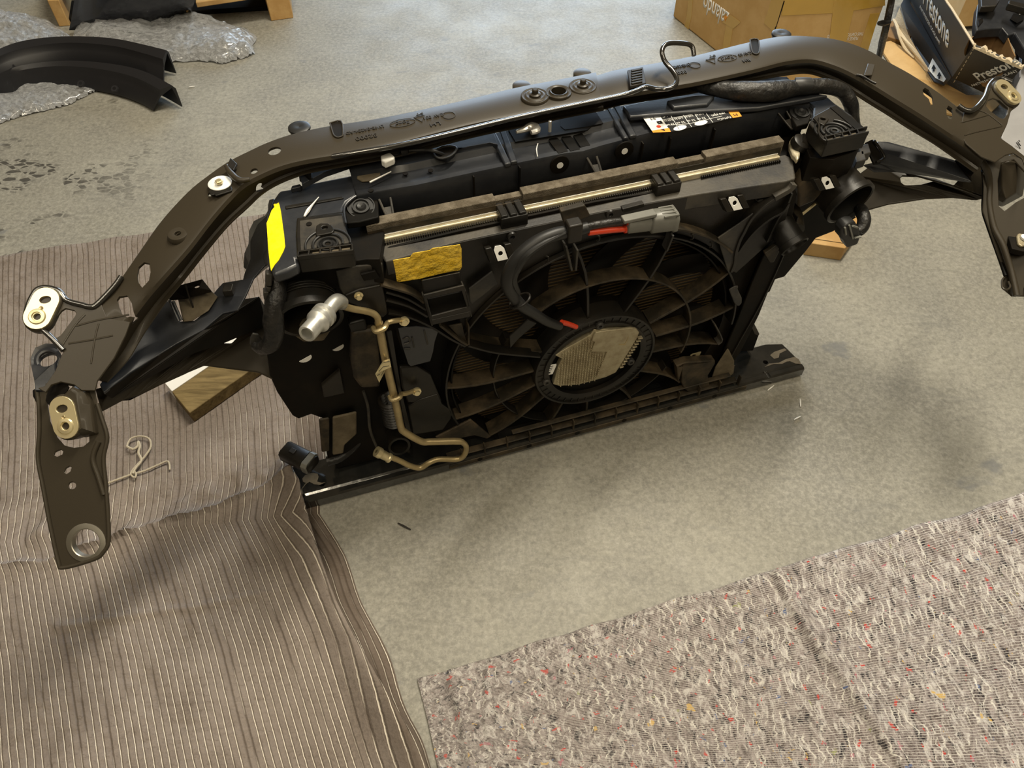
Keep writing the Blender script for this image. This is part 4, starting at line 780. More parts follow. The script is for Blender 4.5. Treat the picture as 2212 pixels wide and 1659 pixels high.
for a, r0, r1 in SPK:
    m_ = MB(); n = 6; rings = []
    for i in range(n + 1):
        t = i / n; r = r0 + (r1 - r0) * t; aa = a + 5.0 * math.sin(t * math.pi) * (-1 if 0 < a < 120 else 1) * .5
        p = pol(r, aa, .016 + .004 * t); tt = math.radians(aa); nrm = V((-math.sin(tt), 0, math.cos(tt))) * (.0026 if a not in (9, 30) else .003)
        for q in (p,):
            rings.append([q - nrm, q + nrm, q + nrm * .7 + V((0, .036, 0)), q - nrm * .7 + V((0, .036, 0))])
    for r_ in rings:
        for q in r_: q.z = max(q.z, .010)
    new('spoke', *loft(rings), 'dusty' if a not in (101, 66) else 'black', SH, bevel=.0008)
    # wide flat rib below each spoke on the left and right
# dark web plates that join the lip to spokes at the sides
for pts in (((610, 770, 0), (590, 640, 0)),): pass
# motor ring
MO = empty('fan_motor', (0, 0, 0), 0, FE)
mc = V((.058, 0, .246))
mr = lathe('motor_ring', V((mc.x, .012, mc.z)), (0, -1, 0), [(.100, -.008), (.100, .002), (.104, .004), (.112, .004), (.1125, .0), (.126, .0), (.1265, .004), (.131, .004), (.1325, -.002), (.1325, -.038)], 'black', MO, n=72, ang=50)
lathe('motor_body', V((mc.x, .018, mc.z)), (0, -1, 0), [(.131, -.05), (.131, -.004), (.10, -.003), (.0, -.003)], 'deep', MO, n=64)
nt_ = MB()
for k in range(44):
    a = k * 360 / 44 + 3; p = pol(.114, a, .0118, mc); q = pol(.1255, a, .0118, mc); t = math.radians(a); nt_.bar(p, q, V((-math.sin(t), 0, math.cos(t))) * .0022, V((0, .003, 0)))
nt_.build('ring_ribs', 'black', MO)
hs = [Q('p', x, y, yy=.006) for x, y in ((510, 945), (580, 900), (730, 810), (990, 665), (1040, 590), (1130, 590), (1280, 585), (1560, 562), (1630, 578), (1665, 625), (1640, 700), (1560, 830), (1480, 950), (1440, 1040), (1390, 1110), (1340, 1180), (1200, 1245), (1110, 1270), (830, 1345), (560, 1365), (480, 1340), (510, 1240), (545, 1110), (600, 990))]
HS = prism('heat_sink', hs, (0, .012, 0), 'cast', MO, bevel=.001)
prism('heat_sink_cover', [Q('p', x, y, yy=.0025) for x, y in ((1040, 660), (1070, 630), (1150, 615), (1560, 568), (1625, 580), (1660, 625), (1640, 700), (1500, 930), (1400, 1090), (1330, 1185), (1190, 1245), (1060, 1265), (1220, 900), (1000, 895), (1055, 760), (1010, 750))], (0, .006, 0), 'cast', HS, bevel=.0015)
prism('cover_mark', [Q('p', x, y, yy=.0020) for x, y in ((1385, 790), (1460, 785), (1490, 740), (1515, 685), (1520, 690), (1475, 790), (1470, 800), (1385, 800))], (0, .001, 0), 'pipe', HS, bevel=0)
random.seed(3); pins = MB(); poly = [(600, 900), (990, 690), (1010, 760), (975, 890), (1200, 905), (1055, 1265), (830, 1335), (560, 1350), (500, 1320), (545, 1120), (615, 990), (575, 930)]
def inside(x, y, P):
    c_ = False; j = len(P) - 1
    for i in range(len(P)):
        if (P[i][1] > y) != (P[j][1] > y) and x < (P[j][0] - P[i][0]) * (y - P[i][1]) / (P[j][1] - P[i][1]) + P[i][0]: c_ = not c_
        j = i
    return c_
hx = [p for p in [Q('p', x, y, yy=.006) for x, y in poly]]; hp = [(p.x, p.z) for p in hx]
x = min(p[0] for p in hp); row_ = 0
while x < max(p[0] for p in hp):
    z = min(p[1] for p in hp) + (row_ % 2) * .0034
    while z < max(p[1] for p in hp):
        if inside(x, z, hp): pins.add(*lathe_data(V((x, .006, z)), (0, -1, 0), [(.0017, 0), (.0013, .005), (.0007, .0058), (0, .0058)], 6))
        z += .0068
    x += .0059; row_ += 1
pins.build('heat_sink_pins', 'cast', HS)
fn = MB()
for k in range(11):
    t = k / 10; a = Q('p', 1640 - 250 * t, 700 + 400 * t, yy=.004); b_ = Q('p', 1705 - 265 * t, 690 + 395 * t, yy=.004); fn.bar(a, b_, V((0, 0, .0028)), V((0, .008, 0)))
fn.build('heat_sink_fins', 'cast', HS, bevel=.0006)
prism('motor_label', [Q('p', x, y, yy=.009) for x, y in ((420, 1080), (520, 1062), (525, 1075), (470, 1200), (365, 1218), (360, 1200))], (0, .0008, 0), 'white', MO, bevel=0)
for k, (x0, y0, x1, y1) in enumerate(((400, 1105, 480, 1088), (410, 1130, 470, 1115), (400, 1155, 460, 1140), (385, 1190, 440, 1178))):
    MB().bar(Q('p', x0, y0, yy=.0084), Q('p', x1, y1, yy=.0084), V((0, 0, .0015 if k < 3 else .005)), V((0, .0004, 0))).build('label_print', 'lblack', MO, smooth=False)
for x, y in ((1120, 530), (1545, 1030), (385, 1310)):
    lathe('motor_screw_eye', Q('p', x, y, yy=.008), (0, -1, 0), [(.0035, 0), (.0035, .004), (.007, .004), (.0085, .002), (.0085, -.004)], 'grey', MO, n=20)
# fan blades behind the spokes
FN = empty('cooling_fan', (0, 0, 0), 0, FE)
for k in range(9):
    a0 = k * 40 + 12; rr = []
    for i in range(9):
        t = i / 8; r = .11 + (.292 - .11) * t; sw = -22 * t * t; w_ = 10.5 + 3 * t - 4 * t * t
        a_, b_ = pol(r, a0 + sw - w_, .078), pol(r, a0 + sw + w_, .060); mdl = pol(r, a0 + sw, .066)
        rr.append([a_, mdl, b_, b_ + V((0, .0025, 0)), mdl + V((0, .0025, 0)), a_ + V((0, .0025, 0))])
    new('fan_blade', *loft(rr), 'deep', FN)
# extra shroud pieces: top catcher box
def wbox(name, fr, pts, y, th, m, par, **k): return wall(name, fr, y, pts, th, m, par, **k)
cb_ = new('catch_box', *loft([[Q('o', x, y, yy=yy_) for x, y in pts] for pts, yy_ in ((((375, 190), (725, 115), (730, 225), (390, 310)), .006), (((372, 185), (722, 110), (728, 200), (385, 285)), .014))]), 'black', SH, bevel=.002)
fr_ = prism('catch_frame', [Q('o', x, y, yy=-.022) for x, y in ((395, 325), (740, 240), (760, 240), (812, 440), (812, 470), (800, 485), (470, 558), (450, 545), (395, 350))], (0, .004, 0), 'black', SH, [[Q('o', x, y, yy=-.022) for x, y in ((425, 355), (735, 285), (782, 430), (470, 512))]], bevel=.0012)
MB().bar(Q('o', 465, 558, yy=-.020), Q('o', 808, 482, yy=-.020), V((0, 0, .012)), V((0, .006, 0))).build('catch_lip', 'black', fr_, bevel=.001)
prism('catch_floor', [Q('o', 430, 360, yy=-.004), Q('o', 735, 290, yy=-.004), Q('o', 790, 440, yy=-.004), Q('o', 465, 515, yy=-.004)], (0, .003, 0), 'deep', fr_)
for a, b_ in (((395, 335), (455, 550)), ((750, 240), (805, 470))): MB().bar(Q('o', *a, yy=-.009), Q('o', *b_, yy=-.009), V((.003, 0, 0)), V((0, .026, 0))).build('catch_side', 'black', fr_, bevel=.0006)
# amber tape on the upper face
prism('amber_tape', [Q('d', x, y, yy=.0215) for x, y in ((1357, 1070), (1480, 1050), (1500, 1020), (1620, 1000), (1640, 985), (1838, 958), (1848, 985), (1850, 1120), (1838, 1140), (1700, 1165), (1560, 1200), (1400, 1225), (1385, 1220), (1370, 1130))], (0, .0012, 0), 'amber', SH, bevel=0)
# clips with white metal inserts
def clip(fr, a, b_, y0, sz=1.0):
    # a: upper centre, b_: lower centre of the insert
    p, q = Q(fr, *a, yy=y0), Q(fr, *b_, yy=y0 - .010); d = (q - p).normalized(); sd = V((1, 0, 0)); n = sd.cross(d).normalized()
    if n.y > 0: n = -n
    hf_ = .0088 * sz; lp = [p - sd * hf_ * .55, p + sd * hf_ * .55, p + sd * hf_ + d * .006, q + sd * hf_, q - sd * hf_, p - sd * hf_ + d * .006]; lp = [v + n * .003 for v in lp]
    mid = p + d * .014
    o = prism('spring_nut', lp, -n * .0015, 'white', SH, [circ(mid + n * .003, .004, 14, ax=n)], bevel=.0006)
    for s_ in (-1, 1): c_ = MB().bar(p + sd * s_ * .0165 * sz - n * .004, q + sd * s_ * .0165 * sz - n * .004, sd * .0115 * sz, n * .016).build('clip_cheek', 'black', o, bevel=.0015)
    prism('clip_back', [v - n * .0035 for v in lp], -n * .006, 'deep', o)
clip('g', (508, 262), (540, 352), .014)
clip('w', (228, 262), (315, 430), .014); clip('w', (1415, 10), (1490, 160), .010)
wall('slot_frame', 'w', .016, ((498, 230), (735, 175), (812, 270), (805, 285), (580, 340), (565, 330)), .004, 'grey', SH, [((525, 232), (730, 190), (770, 268), (590, 315))], bevel=.0008)
prism('nut_insert', [Q('q', x, y, yy=.030) for x, y in ((785, 700), (765, 740), (735, 755), (655, 778), (650, 745), (675, 730))], (0, .002, 0), 'zinc', SH, [circ(Q('q', 695, 745, yy=.030), .0035, 12, ax=(0, 1, 0), sx=1.6, rot=.3)], bevel=0)
# heavy ribs of the shroud
def rib(fr, pts, y, wd, m='dusty', r=.0022, par=SH, dep=.022, name='shroud_rib'):
    P_ = catmull([Q(fr, x, y_, yy=y) for x, y_ in pts], 3); rr = []
    for i, p in enumerate(P_):
        d = (P_[min(i + 1, len(P_) - 1)] - P_[max(i - 1, 0)]).normalized(); n = V((-d.z, 0, d.x)) * r
        rr.append([p - n, p + n, p + n + V((0, dep, 0)), p - n + V((0, dep, 0))])
    return new(name, *loft(rr), m, par, bevel=.0006)
rib('o', ((10, 235), (130, 270), (290, 320), (400, 395)), .004, 0, 'dusty'); rib('o', ((60, 300), (250, 360), (420, 460)), .006, 0, 'black'); rib('o', ((60, 370), (270, 430), (430, 520)), .006, 0, 'black'); rib('o', ((80, 490), (280, 530), (480, 620), (640, 720), (770, 785)), .006, 0, 'black')
rib('o', ((545, 600), (700, 720), (790, 775)), .004, 0, 'dusty'); rib('o', ((800, 600), (800, 770)), .004, 0, 'dusty', .0015); rib('o', ((795, 780), (1000, 835), (1200, 860), (1440, 880)), .004, 0, 'black')
prism('shroud_gusset', [Q('o', x, y, yy=.010) for x, y in ((800, 270), (1010, 110), (1060, 220), (860, 380), (830, 410), (810, 380))], (0, .004, 0), 'grey', SH)
prism('shroud_gusset', [Q('o', x, y, yy=.012) for x, y in ((620, 600), (740, 580), (790, 770), (700, 690))], (0, .004, 0), 'dusty', SH)
prism('spoke_step', [Q('o', x, y, yy=.010) for x, y in ((1165, 690), (1330, 540), (1410, 575), (1250, 710), (1170, 800))], (0, .004, 0), 'black', SH)
prism('wide_strut', [Q('w', x, y, yy=.006) for x, y in ((65, 800), (330, 620), (520, 480), (560, 510), (440, 640), (350, 790), (300, 900), (280, 1080), (215, 1235), (195, 1230), (110, 960))], (0, .004, 0), 'grey', SH, bevel=.0015)
rib('w', ((1055, 120), (1000, 185), (880, 255), (800, 300)), .0, 0, 'grey', .0055, dep=.014); rib('w', ((980, 190), (820, 290), (640, 420), (500, 560), (400, 740), (345, 850), (300, 1000), (285, 1130), (240, 1240)), .002, 0, 'black', .003)
rib('w', ((980, 360), (900, 470), (740, 560), (560, 700), (430, 850), (340, 980)), .012, 0, 'black', .0025)
rib('w', ((1020, 230), (930, 440), (850, 540), (700, 850)), .014, 0, 'black', .002)
prism('end_tongue', [Q('i', x, y, yy=.004) for x, y in ((855, 130), (915, 95), (955, 90), (945, 120), (990, 215), (990, 265), (965, 300), (935, 300), (910, 270))], (0, .004, 0), 'grey', SH, bevel=.002)
rib('i', ((710, 500), (785, 655), (740, 710)), .01, 0, 'grey', .0015)
# outer arc band right above the harness plug
ringpart('outer_arc', .338, .004, .002, .040, 'dusty', 42, 72)
prism('shroud_step_left', [Q('f', x, y, yy=.010) for x, y in ((490, 80), (620, 45), (790, 30), (800, 165), (640, 195), (545, 240), (515, 190))], (0, .03, 0), 'grey', SH, bevel=.002)
prism('shroud_step_floor', [Q('f', x, y, yy=.004) for x, y in ((650, 100), (745, 75), (775, 125), (670, 140))], (0, .006, 0), 'deep', SH)
prism('shroud_pocket', [Q('f', x, y, yy=.006) for x, y in ((545, 235), (640, 195), (790, 165), (810, 260), (825, 350), (790, 380), (620, 300), (555, 275))], (0, .02, 0), 'black', SH, bevel=.003)
lathe('pocket_bolt', Q('f', 635, 230, yy=.004), (0, -1, 0), [(.0075, 0), (.0075, .002), (.0045, .003), (.0045, .008), (0, .008)], 'zinc', SH, n=14)
# lower shroud tray
LT = MB()
x0_ = -.27; x1_ = .47
for z, y, t, h_ in ((.012, -.002, .02, .014), (.040, .006, .016, .004), (.062, .010, .012, .004)): LT.box((x0_ if z < .05 else -.12, y, z), (x1_ - (z * .9), y + t, z + h_))
for k in range(14): LT.box((x0_ + .03 + k * .052, .001, .014), (x0_ + .033 + k * .052, .012, .062))
LT.build('shroud_tray', 'dusty', SH, bevel=.0012)
for k in range(6): lathe('tray_hole', V((-.20 + k * .115, -.0015, .020)), (0, -1, 0), [(.006, 0), (.006, .0012), (0, .0012)], 'deep', SH, n=14)
prism('tray_box', [Q('q', x, y, yy=.012) for x, y in ((470, 880), (600, 830), (960, 810), (960, 850), (870, 1000), (900, 1170), (640, 1230), (560, 1150), (540, 1080), (545, 930), (500, 1090), (480, 900))], (0, .02, 0), 'dusty', SH, bevel=.002)
prism('lower_wedge', [Q('o', x, y, yy=.014) for x, y in ((255, 1325), (360, 1260), (520, 1210), (560, 1300), (650, 1360), (640, 1430), (570, 1530), (400, 1560), (300, 1570))], (0, .02, 0), 'black', SH, bevel=.002)
prism('lower_wedge', [Q('o', x, y, yy=.012) for x, y in ((500, 1600), (700, 1500), (820, 1440), (1000, 1590), (960, 1610), (850, 1580), (650, 1620))], (0, .006, 0), 'dusty', SH, bevel=.002)
prism('left_cover', [Q('o', x, y, yy=.016) for x, y in ((180, 970), (330, 960), (460, 1040), (510, 1160), (560, 1280), (250, 1290), (200, 1150))], (0, .01, 0), 'black', SH, bevel=.003)
# clear plastic shield
prism('clear_shield', [Q('o', x, y, yy=.006) for x, y in ((165, 620), (330, 600), (500, 625), (525, 650), (495, 740), (480, 830), (455, 915), (280, 960), (255, 940), (200, 770))], (0, .0025, 0), 'top', SH, bevel=.0008)
for l in (((400, 640), (430, 760)), ((290, 700), (310, 790)), ((210, 720), (250, 700), (270, 740), (220, 760)), ((220, 800), (275, 800))): tube('shield_mark', [Q('o', x, y, yy=.005) for x, y in l], .0016, 'grey', SH, n=6)
# side blade: black curtain running down to the right end of the lower beam
prism('side_blade', [A(x, y, y=.030) for x, y in ((1715, 400), (1722, 420), (1700, 520), (1672, 600), (1640, 680), (1600, 760), (1560, 820), (1535, 822), (1560, 770), (1590, 700), (1625, 610), (1660, 530), (1690, 450))], (0, .006, 0), 'deep', SH, bevel=.0015)
rib('x', ((1724, 470), (1690, 560), (1645, 655), (1600, 735), (1570, 790)), .026, 0, 'black', .0012)
# ---- motor wiring: taped loom with grey plug
WH = empty('fan_wiring', (0, 0, 0), 0, FE)
def gw(pts): return [Q('g', x, y, yy=y2) for x, y, y2 in pts]
tube('taped_loom', gw(((1075, 150, -.020), (1000, 170, -.022), (880, 190, -.026), (760, 240, -.030), (660, 320, -.034), (590, 420, -.036), (570, 500, -.036), (600, 570, -.034), (660, 640, -.028), (740, 690, -.020), (820, 740, -.012), (900, 770, -.004))), [.0095, .010, .0110, .0115, .012, .012, .0115, .0105, .010, .0095, .009, .008], 'rubber', WH, n=14)
tube('second_loom', gw(((940, 180, -.03), (800, 250, -.04), (700, 320, -.045), (640, 400, -.045), (610, 480, -.043), (640, 560, -.036))), [.004, .005, .006, .006, .006, .004], 'rubber', WH, n=10)
tube('red_sleeve', gw(((1080, 182, -.024), (1200, 168, -.024), (1312, 158, -.024))), .0052, 'red', WH)
tube('black_sleeve', gw(((1075, 145, -.022), (1200, 120, -.022), (1320, 108, -.022))), .0062, 'tape', WH)
tube('red_sleeve', gw(((912, 745, .0), (950, 755, .004), (1003, 775, .008))), .0050, 'red', WH)
for x, y in ((1322, 108), (1310, 158)): tube('wire_seal', gw(((x - 5, y, -.023), (x + 12, y - 2, -.023))), .0075, 'red', WH, smooth=1)
pl0, pl1 = Q('g', 1318, 130, yy=-.023), Q('g', 1620, 95, yy=-.020); dx = (pl1 - pl0)
def sect(t, hz, hy, yo=0):
    c_ = pl0 + dx * t + V((0, yo, 0)); k = .25
    return [c_ + V((0, sy * hy, sz * hz)) for sy, sz in ((-1, -.6), (-.6, -1), (.6, -1), (1, -.6), (1, .6), (.6, 1), (-.6, 1), (-1, .6))]
pg = new('grey_plug', *loft([sect(0, .012, .010), sect(.02, .0145, .012), sect(.47, .0145, .012), sect(.48, .017, .014), sect(.50, .0185, .016), sect(.93, .0185, .016), sect(.95, .0205, .018), sect(1, .0205, .018)]), 'cgrey', WH, ang=50)
lk = MB(); c_ = pl0 + dx * .22 + V((0, -.004, .018)); lk.box((c_.x - .03, c_.y - .008, c_.z - .004), (c_.x + .028, c_.y + .008, c_.z + .003)); lk.build('plug_latch', 'cgrey', pg, bevel=.0015)
gr = MB()
for k in range(4): a = pl0 + dx * .68 + V((0, -.014 + k * .008, .0175)); gr.bar(a, a + dx * .31 + V((0, 0, .002)), V((0, .003, 0)), V((0, 0, .004)))
gr.build('plug_ribs', 'cgrey', pg, bevel=.0008)
ch = MB(); p_ = Q('g', 985, 170, yy=-.028); ch.box((p_.x - .012, p_.y - .010, p_.z - .018), (p_.x + .013, p_.y + .012, p_.z + .018)); ch.build('loom_clip', 'black', WH, bevel=.003)
ch = MB(); p_ = Q('g', 650, 610, yy=-.030); tube('loom_tie', [p_ + V((.017 * math.cos(t), .017 * math.sin(t) * .9, .010 * math.cos(t + .4))) for t in [i * math.pi / 6 for i in range(13)]], .0022, 'black', WH, n=6)
prism('top_bracket', [Q('g', x, y, yy=.010) for x, y in ((905, 50), (1060, 10), (1095, 80), (1000, 115), (930, 130))], (0, .012, 0), 'dusty', SH, bevel=.002)
prism('top_bracket', [Q('g', x, y, yy=.002) for x, y in ((1295, 35), (1430, 0), (1435, 20), (1300, 60))], (0, .01, 0), 'black', SH, bevel=.001)
for x, y in ((600, 205), (1218, 65)): lathe('shroud_eyelet', Q('g', x, y, yy=.022), (0, -1, 0), [(.004, .0), (.004, .003), (.008, .003), (.009, 0)], 'black', SH, n=20)
for x, y, x2, y2 in ((930, 250, 965, 400), (1000, 270, 990, 400), (1600, 180, 1560, 280)): MB().bar(Q('g', x, y, yy=.006), Q('g', x2, y2, yy=.006), V((.004, 0, 0)), V((0, .02, 0))).build('lip_gusset', 'grey', SH, bevel=.0008)
for x, y in ((1140, 215), (1730, 205), (1850, 255), (820, 345)): tube('lip_hook', [Q('g', x - 8, y + 20, yy=.004), Q('g', x + 8, y + 12, yy=.0), Q('g', x + 8, y - 8, yy=.0), Q('g', x - 6, y - 14, yy=.004)], .0016, 'black', SH, n=6)
# ---- bulk of the carrier: side pillars, duct necks, lower arms
def zc(p, lo=.033): p.z = max(p.z, lo); return p
def ywall(name, pts, y, th, m, par, lo=.033, **k): return prism(name, [zc(A(x_, y_, y=y), lo) for x_, y_ in pts], (0, th, 0), m, par, bevel=k.pop('bevel', .002), **k)
LP = ywall('side_pillar', ((600, 560), (578, 640), (575, 700), (583, 812), (599, 848), (614, 871), (632, 898), (645, 905), (672, 895), (700, 905), (708, 990), (730, 1012), (870, 1000), (900, 900), (900, 720), (800, 590), (700, 570)), .058, .035, 'deep', CAR)
for x, y, a in ((659, 774, .010), (730, 750, .009)): prism('pillar_hole', circ(A(x, y, y=.057), a, 16, ax=(0, 1, 0), sx=1.25, rot=-.4)[:9], (0, .0008, 0), 'white', LP, bevel=0)
ywall('pillar_foot', ((719, 903), (771, 891), (771, 938), (745, 962), (742, 980), (719, 984)), .045, .006, 'tan', LP, bevel=.003)
ywall('pillar_foot', ((689, 908), (712, 904), (712, 975), (695, 978)), .046, .006, 'dusty', LP, bevel=.003)
ywall('pillar_step', ((760, 720), (815, 712), (822, 790), (822, 838), (780, 840), (765, 820), (758, 780)), .016, .02, 'dusty', LP, bevel=.006)
ywall('pillar_step', ((752, 700), (790, 690), (800, 735), (765, 737)), .020, .02, 'black', LP, bevel=.004)
ywall('pillar_block', ((695, 835), (735, 800), (745, 850), (700, 860)), .045, .01, 'black', LP)
tube('pillar_cable', [A(x, y, y=.035) for x, y in ((785, 845), (795, 880), (800, 930), (818, 975))], .003, 'grey', LP, n=8)
bel = lathe('bellows', A(845, 880, y=.03), (0, 0, -1), [r_ for k in range(9) for r_ in ((.017, -.03 + k * .0085), (.023, -.026 + k * .0085))], 'black', LP)
lathe('lower_port', A(862, 962, y=.012), (0, -1, .25), [(.020, -.04), (.020, .0), (.023, .001), (.023, .004), (.018, .004), (.017, -.03)], 'black', LP)
RP = ywall('side_pillar', ((1720, 390), (1850, 420), (1870, 450), (1800, 500), (1764, 513), (1742, 542), (1695, 598), (1675, 604), (1663, 631), (1638, 638), (1617, 663), (1619, 692), (1640, 723), (1627, 758), (1580, 760), (1560, 800), (1545, 790), (1600, 650), (1690, 430)), .080, .03, 'deep', CAR)
prism('pillar_end', [A(x, y, y=.078) for x, y in ((1617, 692), (1627, 694), (1641, 722), (1638, 726), (1630, 722))], (0, .01, 0), 'grey', RP)
ywall('tank_flap', ((1665, 540), (1685, 525), (1690, 532), (1672, 567), (1663, 568), (1652, 548)), .012, .01, 'dusty', RP)
fb = new('wrapped_foam', *loft([[zc(A(x, y, y=y2)) for x, y in pts] for pts, y2 in ((((1575, 760), (1585, 790), (1582, 812), (1550, 842), (1528, 845), (1540, 800)), .060), (((1574, 752), (1585, 772), (1583, 790), (1586, 806), (1552, 836), (1530, 838), (1545, 790), (1562, 760)), .024)) if len(pts) == 6] + [[zc(A(x, y, y=.022)) for x, y in ((1572, 750), (1586, 778), (1584, 808), (1556, 838), (1528, 843), (1545, 792))]]), 'tan', RP, bevel=.004)
# big intercooler outlets
def spout(name, c_, ax, r, ln, par, m='black'):
    prof = [(r * .97, ln), (r * .97, .012), (r * 1.06, .011), (r * 1.06, .0), (r * .98, -.002), (r * .93, .0), (r * .92, ln * .8), (0, ln * .8)]
    o = lathe(name, c_, ax, prof, m, par, n=40); return o
s1 = spout('intercooler_outlet', A(1838, 440, y=.0), V((-.18, 1, .22)), .047, .075, FE)
tube('outlet_pipe', [A(1800, 395, y=.09), A(1815, 350, y=.12), A(1830, 320, y=.15)], .034, 'dusty', s1, n=20)
tube('outlet_seam', [A(1838, 440, y=.0) + V((-.015, .02, .048)), A(1838, 440, y=.0) + V((-.025, .07, .058))], .0015, 'grey', s1, n=6)
tube('outlet_rib', [A(x, y, y=.06) for x, y in ((1733, 462), (1760, 440), (1775, 425))], .0035, 'zinc', s1, n=8)
s2 = spout('intercooler_outlet', A(670, 690, y=-.012), V((.05, 1, .25)), .050, .070, FE)
lathe('outlet_ring', A(664, 655, y=.03), V((.05, 1, .25)), [(.0485, -.006), (.0500, -.006), (.0500, .0), (.0485, .002)], 'dusty', s2, n=40)
tube('outlet_pipe', [A(650, 625, y=.07), A(660, 590, y=.10)], .044, 'dusty', s2, n=20)
for k in range(4): lathe('thread_rib', A(664, 655, y=.015) + V((0, k * .006, 0)), V((.05, 1, .25)), [(.0488, -.001), (.0496, 0), (.0488, .001)], 'black', s2, n=40)
prism('outlet_lug', [A(x, y, y=.012) for x, y in ((632, 710), (715, 690), (718, 712), (700, 738), (655, 740), (640, 730))], (0, .02, 0), 'tan', s2, bevel=.004)
s3 = spout('coolant_outlet', A(1717, 533, y=-.01), V((-.22, 1, .42)), .0265, .055, FE)
tube('outlet_pipe', [A(1708, 500, y=.03), A(1702, 470, y=.06), A(1700, 450, y=.08)], [.026, .028, .022], 'dusty', s3, n=20)
ywall('valve_body', ((1725, 405), (1745, 380), (1775, 385), (1785, 410), (1760, 435), (1725, 450)), .03, .03, 'dusty', FE, bevel=.004)
tube('white_strut', [A(x, y, y=.12) for x, y in ((1815, 340), (1840, 385), (1850, 400))], .009, 'card', s1, n=10)
# under-pad boxes
for pts, z0, z1, par in (([('r', 400, 1358), ('r', 990, 1290), ('r', 900, 1400), ('r', 560, 1430)], .648, .60, PD), ([('u', 1510, 915), ('u', 2060, 790), ('u', 1990, 900), ('u', 1650, 1040), ('u', 1540, 1000)], .650, .61, PR)):
    a = [Q(f_, x, y, z=z0) for f_, x, y in pts]; prism('pad_underside', a, (0, .05, -.03), 'black', par, bevel=.002)
prism('carrier_underside', [A(x, y, z=.64) for x, y in ((600, 590), (700, 575), (790, 560), (820, 560), (830, 500), (640, 480))], (0, 0, -.05), 'deep', CAR)
prism('carrier_underside', [A(x, y, z=.64) for x, y in ((1735, 305), (1790, 318), (1860, 310), (1850, 325), (1800, 345), (1750, 340))], (0, 0, -.05), 'deep', CAR)
prism('bracket_step', [A(x, y, z=.585) for x, y in ((1728, 372), (1745, 355), (1790, 345), (1850, 335), (1855, 350), (1760, 385), (1735, 390))], (0, 0, -.02), 'black', CAR)
# little connectors on the right side of the pad
for x, y, w_ in ((1868, 315, .012), (1858, 330, .008)): prism('side_connector', [p + V((0, 0, 0)) for p in (A(x - 12, y, z=.60), A(x + 8, y - 6, z=.60), A(x + 14, y + 14, z=.60), A(x - 8, y + 20, z=.60))], (0, 0, -.018), 'grey', PR, bevel=.002)
# lower arms left and right: plastic guide over a steel arm
def zp(pts): return [A(x, y, z=z) for x, y, z in pts]
AL = prism('steel_arm', zp(((205, 840, .53), (218, 887, .51), (261, 864, .49), (307, 846, .475), (353, 826, .46), (400, 805, .44), (440, 788, .43), (484, 794, .41), (556, 803, .39), (588, 818, .37), (604, 780, .39), (590, 690, .43), (560, 640, .46), (500, 650, .47), (440, 690, .49), (345, 755, .51), (240, 830, .53))), (0, 0, -.004), 'paint', FE, [zp(((447, 735, .455), (465, 727, .456), (490, 722, .452), (506, 722, .450), (511, 730, .447), (500, 741, .444), (470, 740, .448)))], bevel=.002)
GL = prism('air_guide', zp(((215, 831, .55), (224, 849, .545), (280, 805, .54), (345, 765, .535), (382, 742, .53), (440, 712, .53), (481, 677, .54), (513, 670, .545), (530, 640, .56), (548, 600, .57), (582, 560, .59), (600, 520, .63), (585, 440, .655), (575, 466, .64), (556, 484, .61), (540, 520, .59), (540, 560, .57), (528, 590, .56), (524, 606, .555), (501, 611, .55), (481, 611, .55), (469, 624, .55), (456, 640, .55), (440, 676, .54), (420, 692, .54), (389, 694, .54), (375, 655, .55), (365, 648, .55), (336, 669, .55), (304, 701, .55))), (0, 0, -.004), 'top', FE, bevel=.002)
prism('guide_fold', zp(((224, 849, .544), (345, 766, .534), (440, 713, .529), (513, 671, .544), (560, 640, .53), (575, 700, .46), (480, 740, .48), (420, 760, .49), (345, 800, .50), (240, 858, .52))), (0, 0, -.003), 'deep', GL)
gbx = prism('guide_box', zp(((365, 646, .57), (366, 622, .575), (437, 603, .585), (456, 627, .57), (400, 642, .565))), (0, 0, -.004), 'deep', GL, [circ(A(425, 618, z=.58), .0045, 14)])
prism('box_floor', zp(((384, 645, .556), (456, 627, .556), (470, 640, .553), (450, 670, .548), (415, 692, .545), (395, 694, .545))), (0, 0, -.002), 'tan', gbx)
MB().bar(A(402, 618, z=.583), A(415, 660, z=.556), UPX * .0025, V((0, 0, .012))).build('box_rib', 'black', gbx, bevel=.0005)
for a, b_ in (((366, 648), (386, 694)), ((374, 650), (392, 692))): tube('box_edge', [A(*a, z=.574), A(*b_, z=.552)], .0022, 'top', gbx, n=8)
prism('guide_notch', zp(((480, 630, .57), (483, 612, .575), (493, 609, .576), (504, 613, .575), (500, 628, .57))), (0, 0, -.012), 'black', GL)
AR = prism('steel_arm', zp(((2130, 360, .53), (2130, 425, .50), (2110, 430, .49), (2060, 425, .48), (2000, 428, .46), (1920, 440, .44), (1862, 456, .42), (1840, 470, .41), (1815, 440, .42), (1850, 380, .46), (1890, 350, .49), (1950, 370, .50), (2060, 400, .53), (2105, 350, .55))), (0, 0, -.004), 'paint', FE, [zp(((1945, 384, .495), (1950, 379, .497), (1990, 380, .50), (2022, 386, .50), (2020, 390, .497), (1990, 398, .492), (1955, 400, .488), (1947, 394, .49)))], bevel=.002)
GR = prism('air_guide', zp(((1882, 320, .56), (1895, 305, .565), (1920, 306, .565), (2062, 345, .565), (2098, 388, .555), (2100, 392, .553), (2020, 380, .535), (1930, 368, .52), (1890, 370, .52), (1865, 355, .53), (1900, 348, .54))), (0, 0, -.004), 'top', FE, bevel=.002)
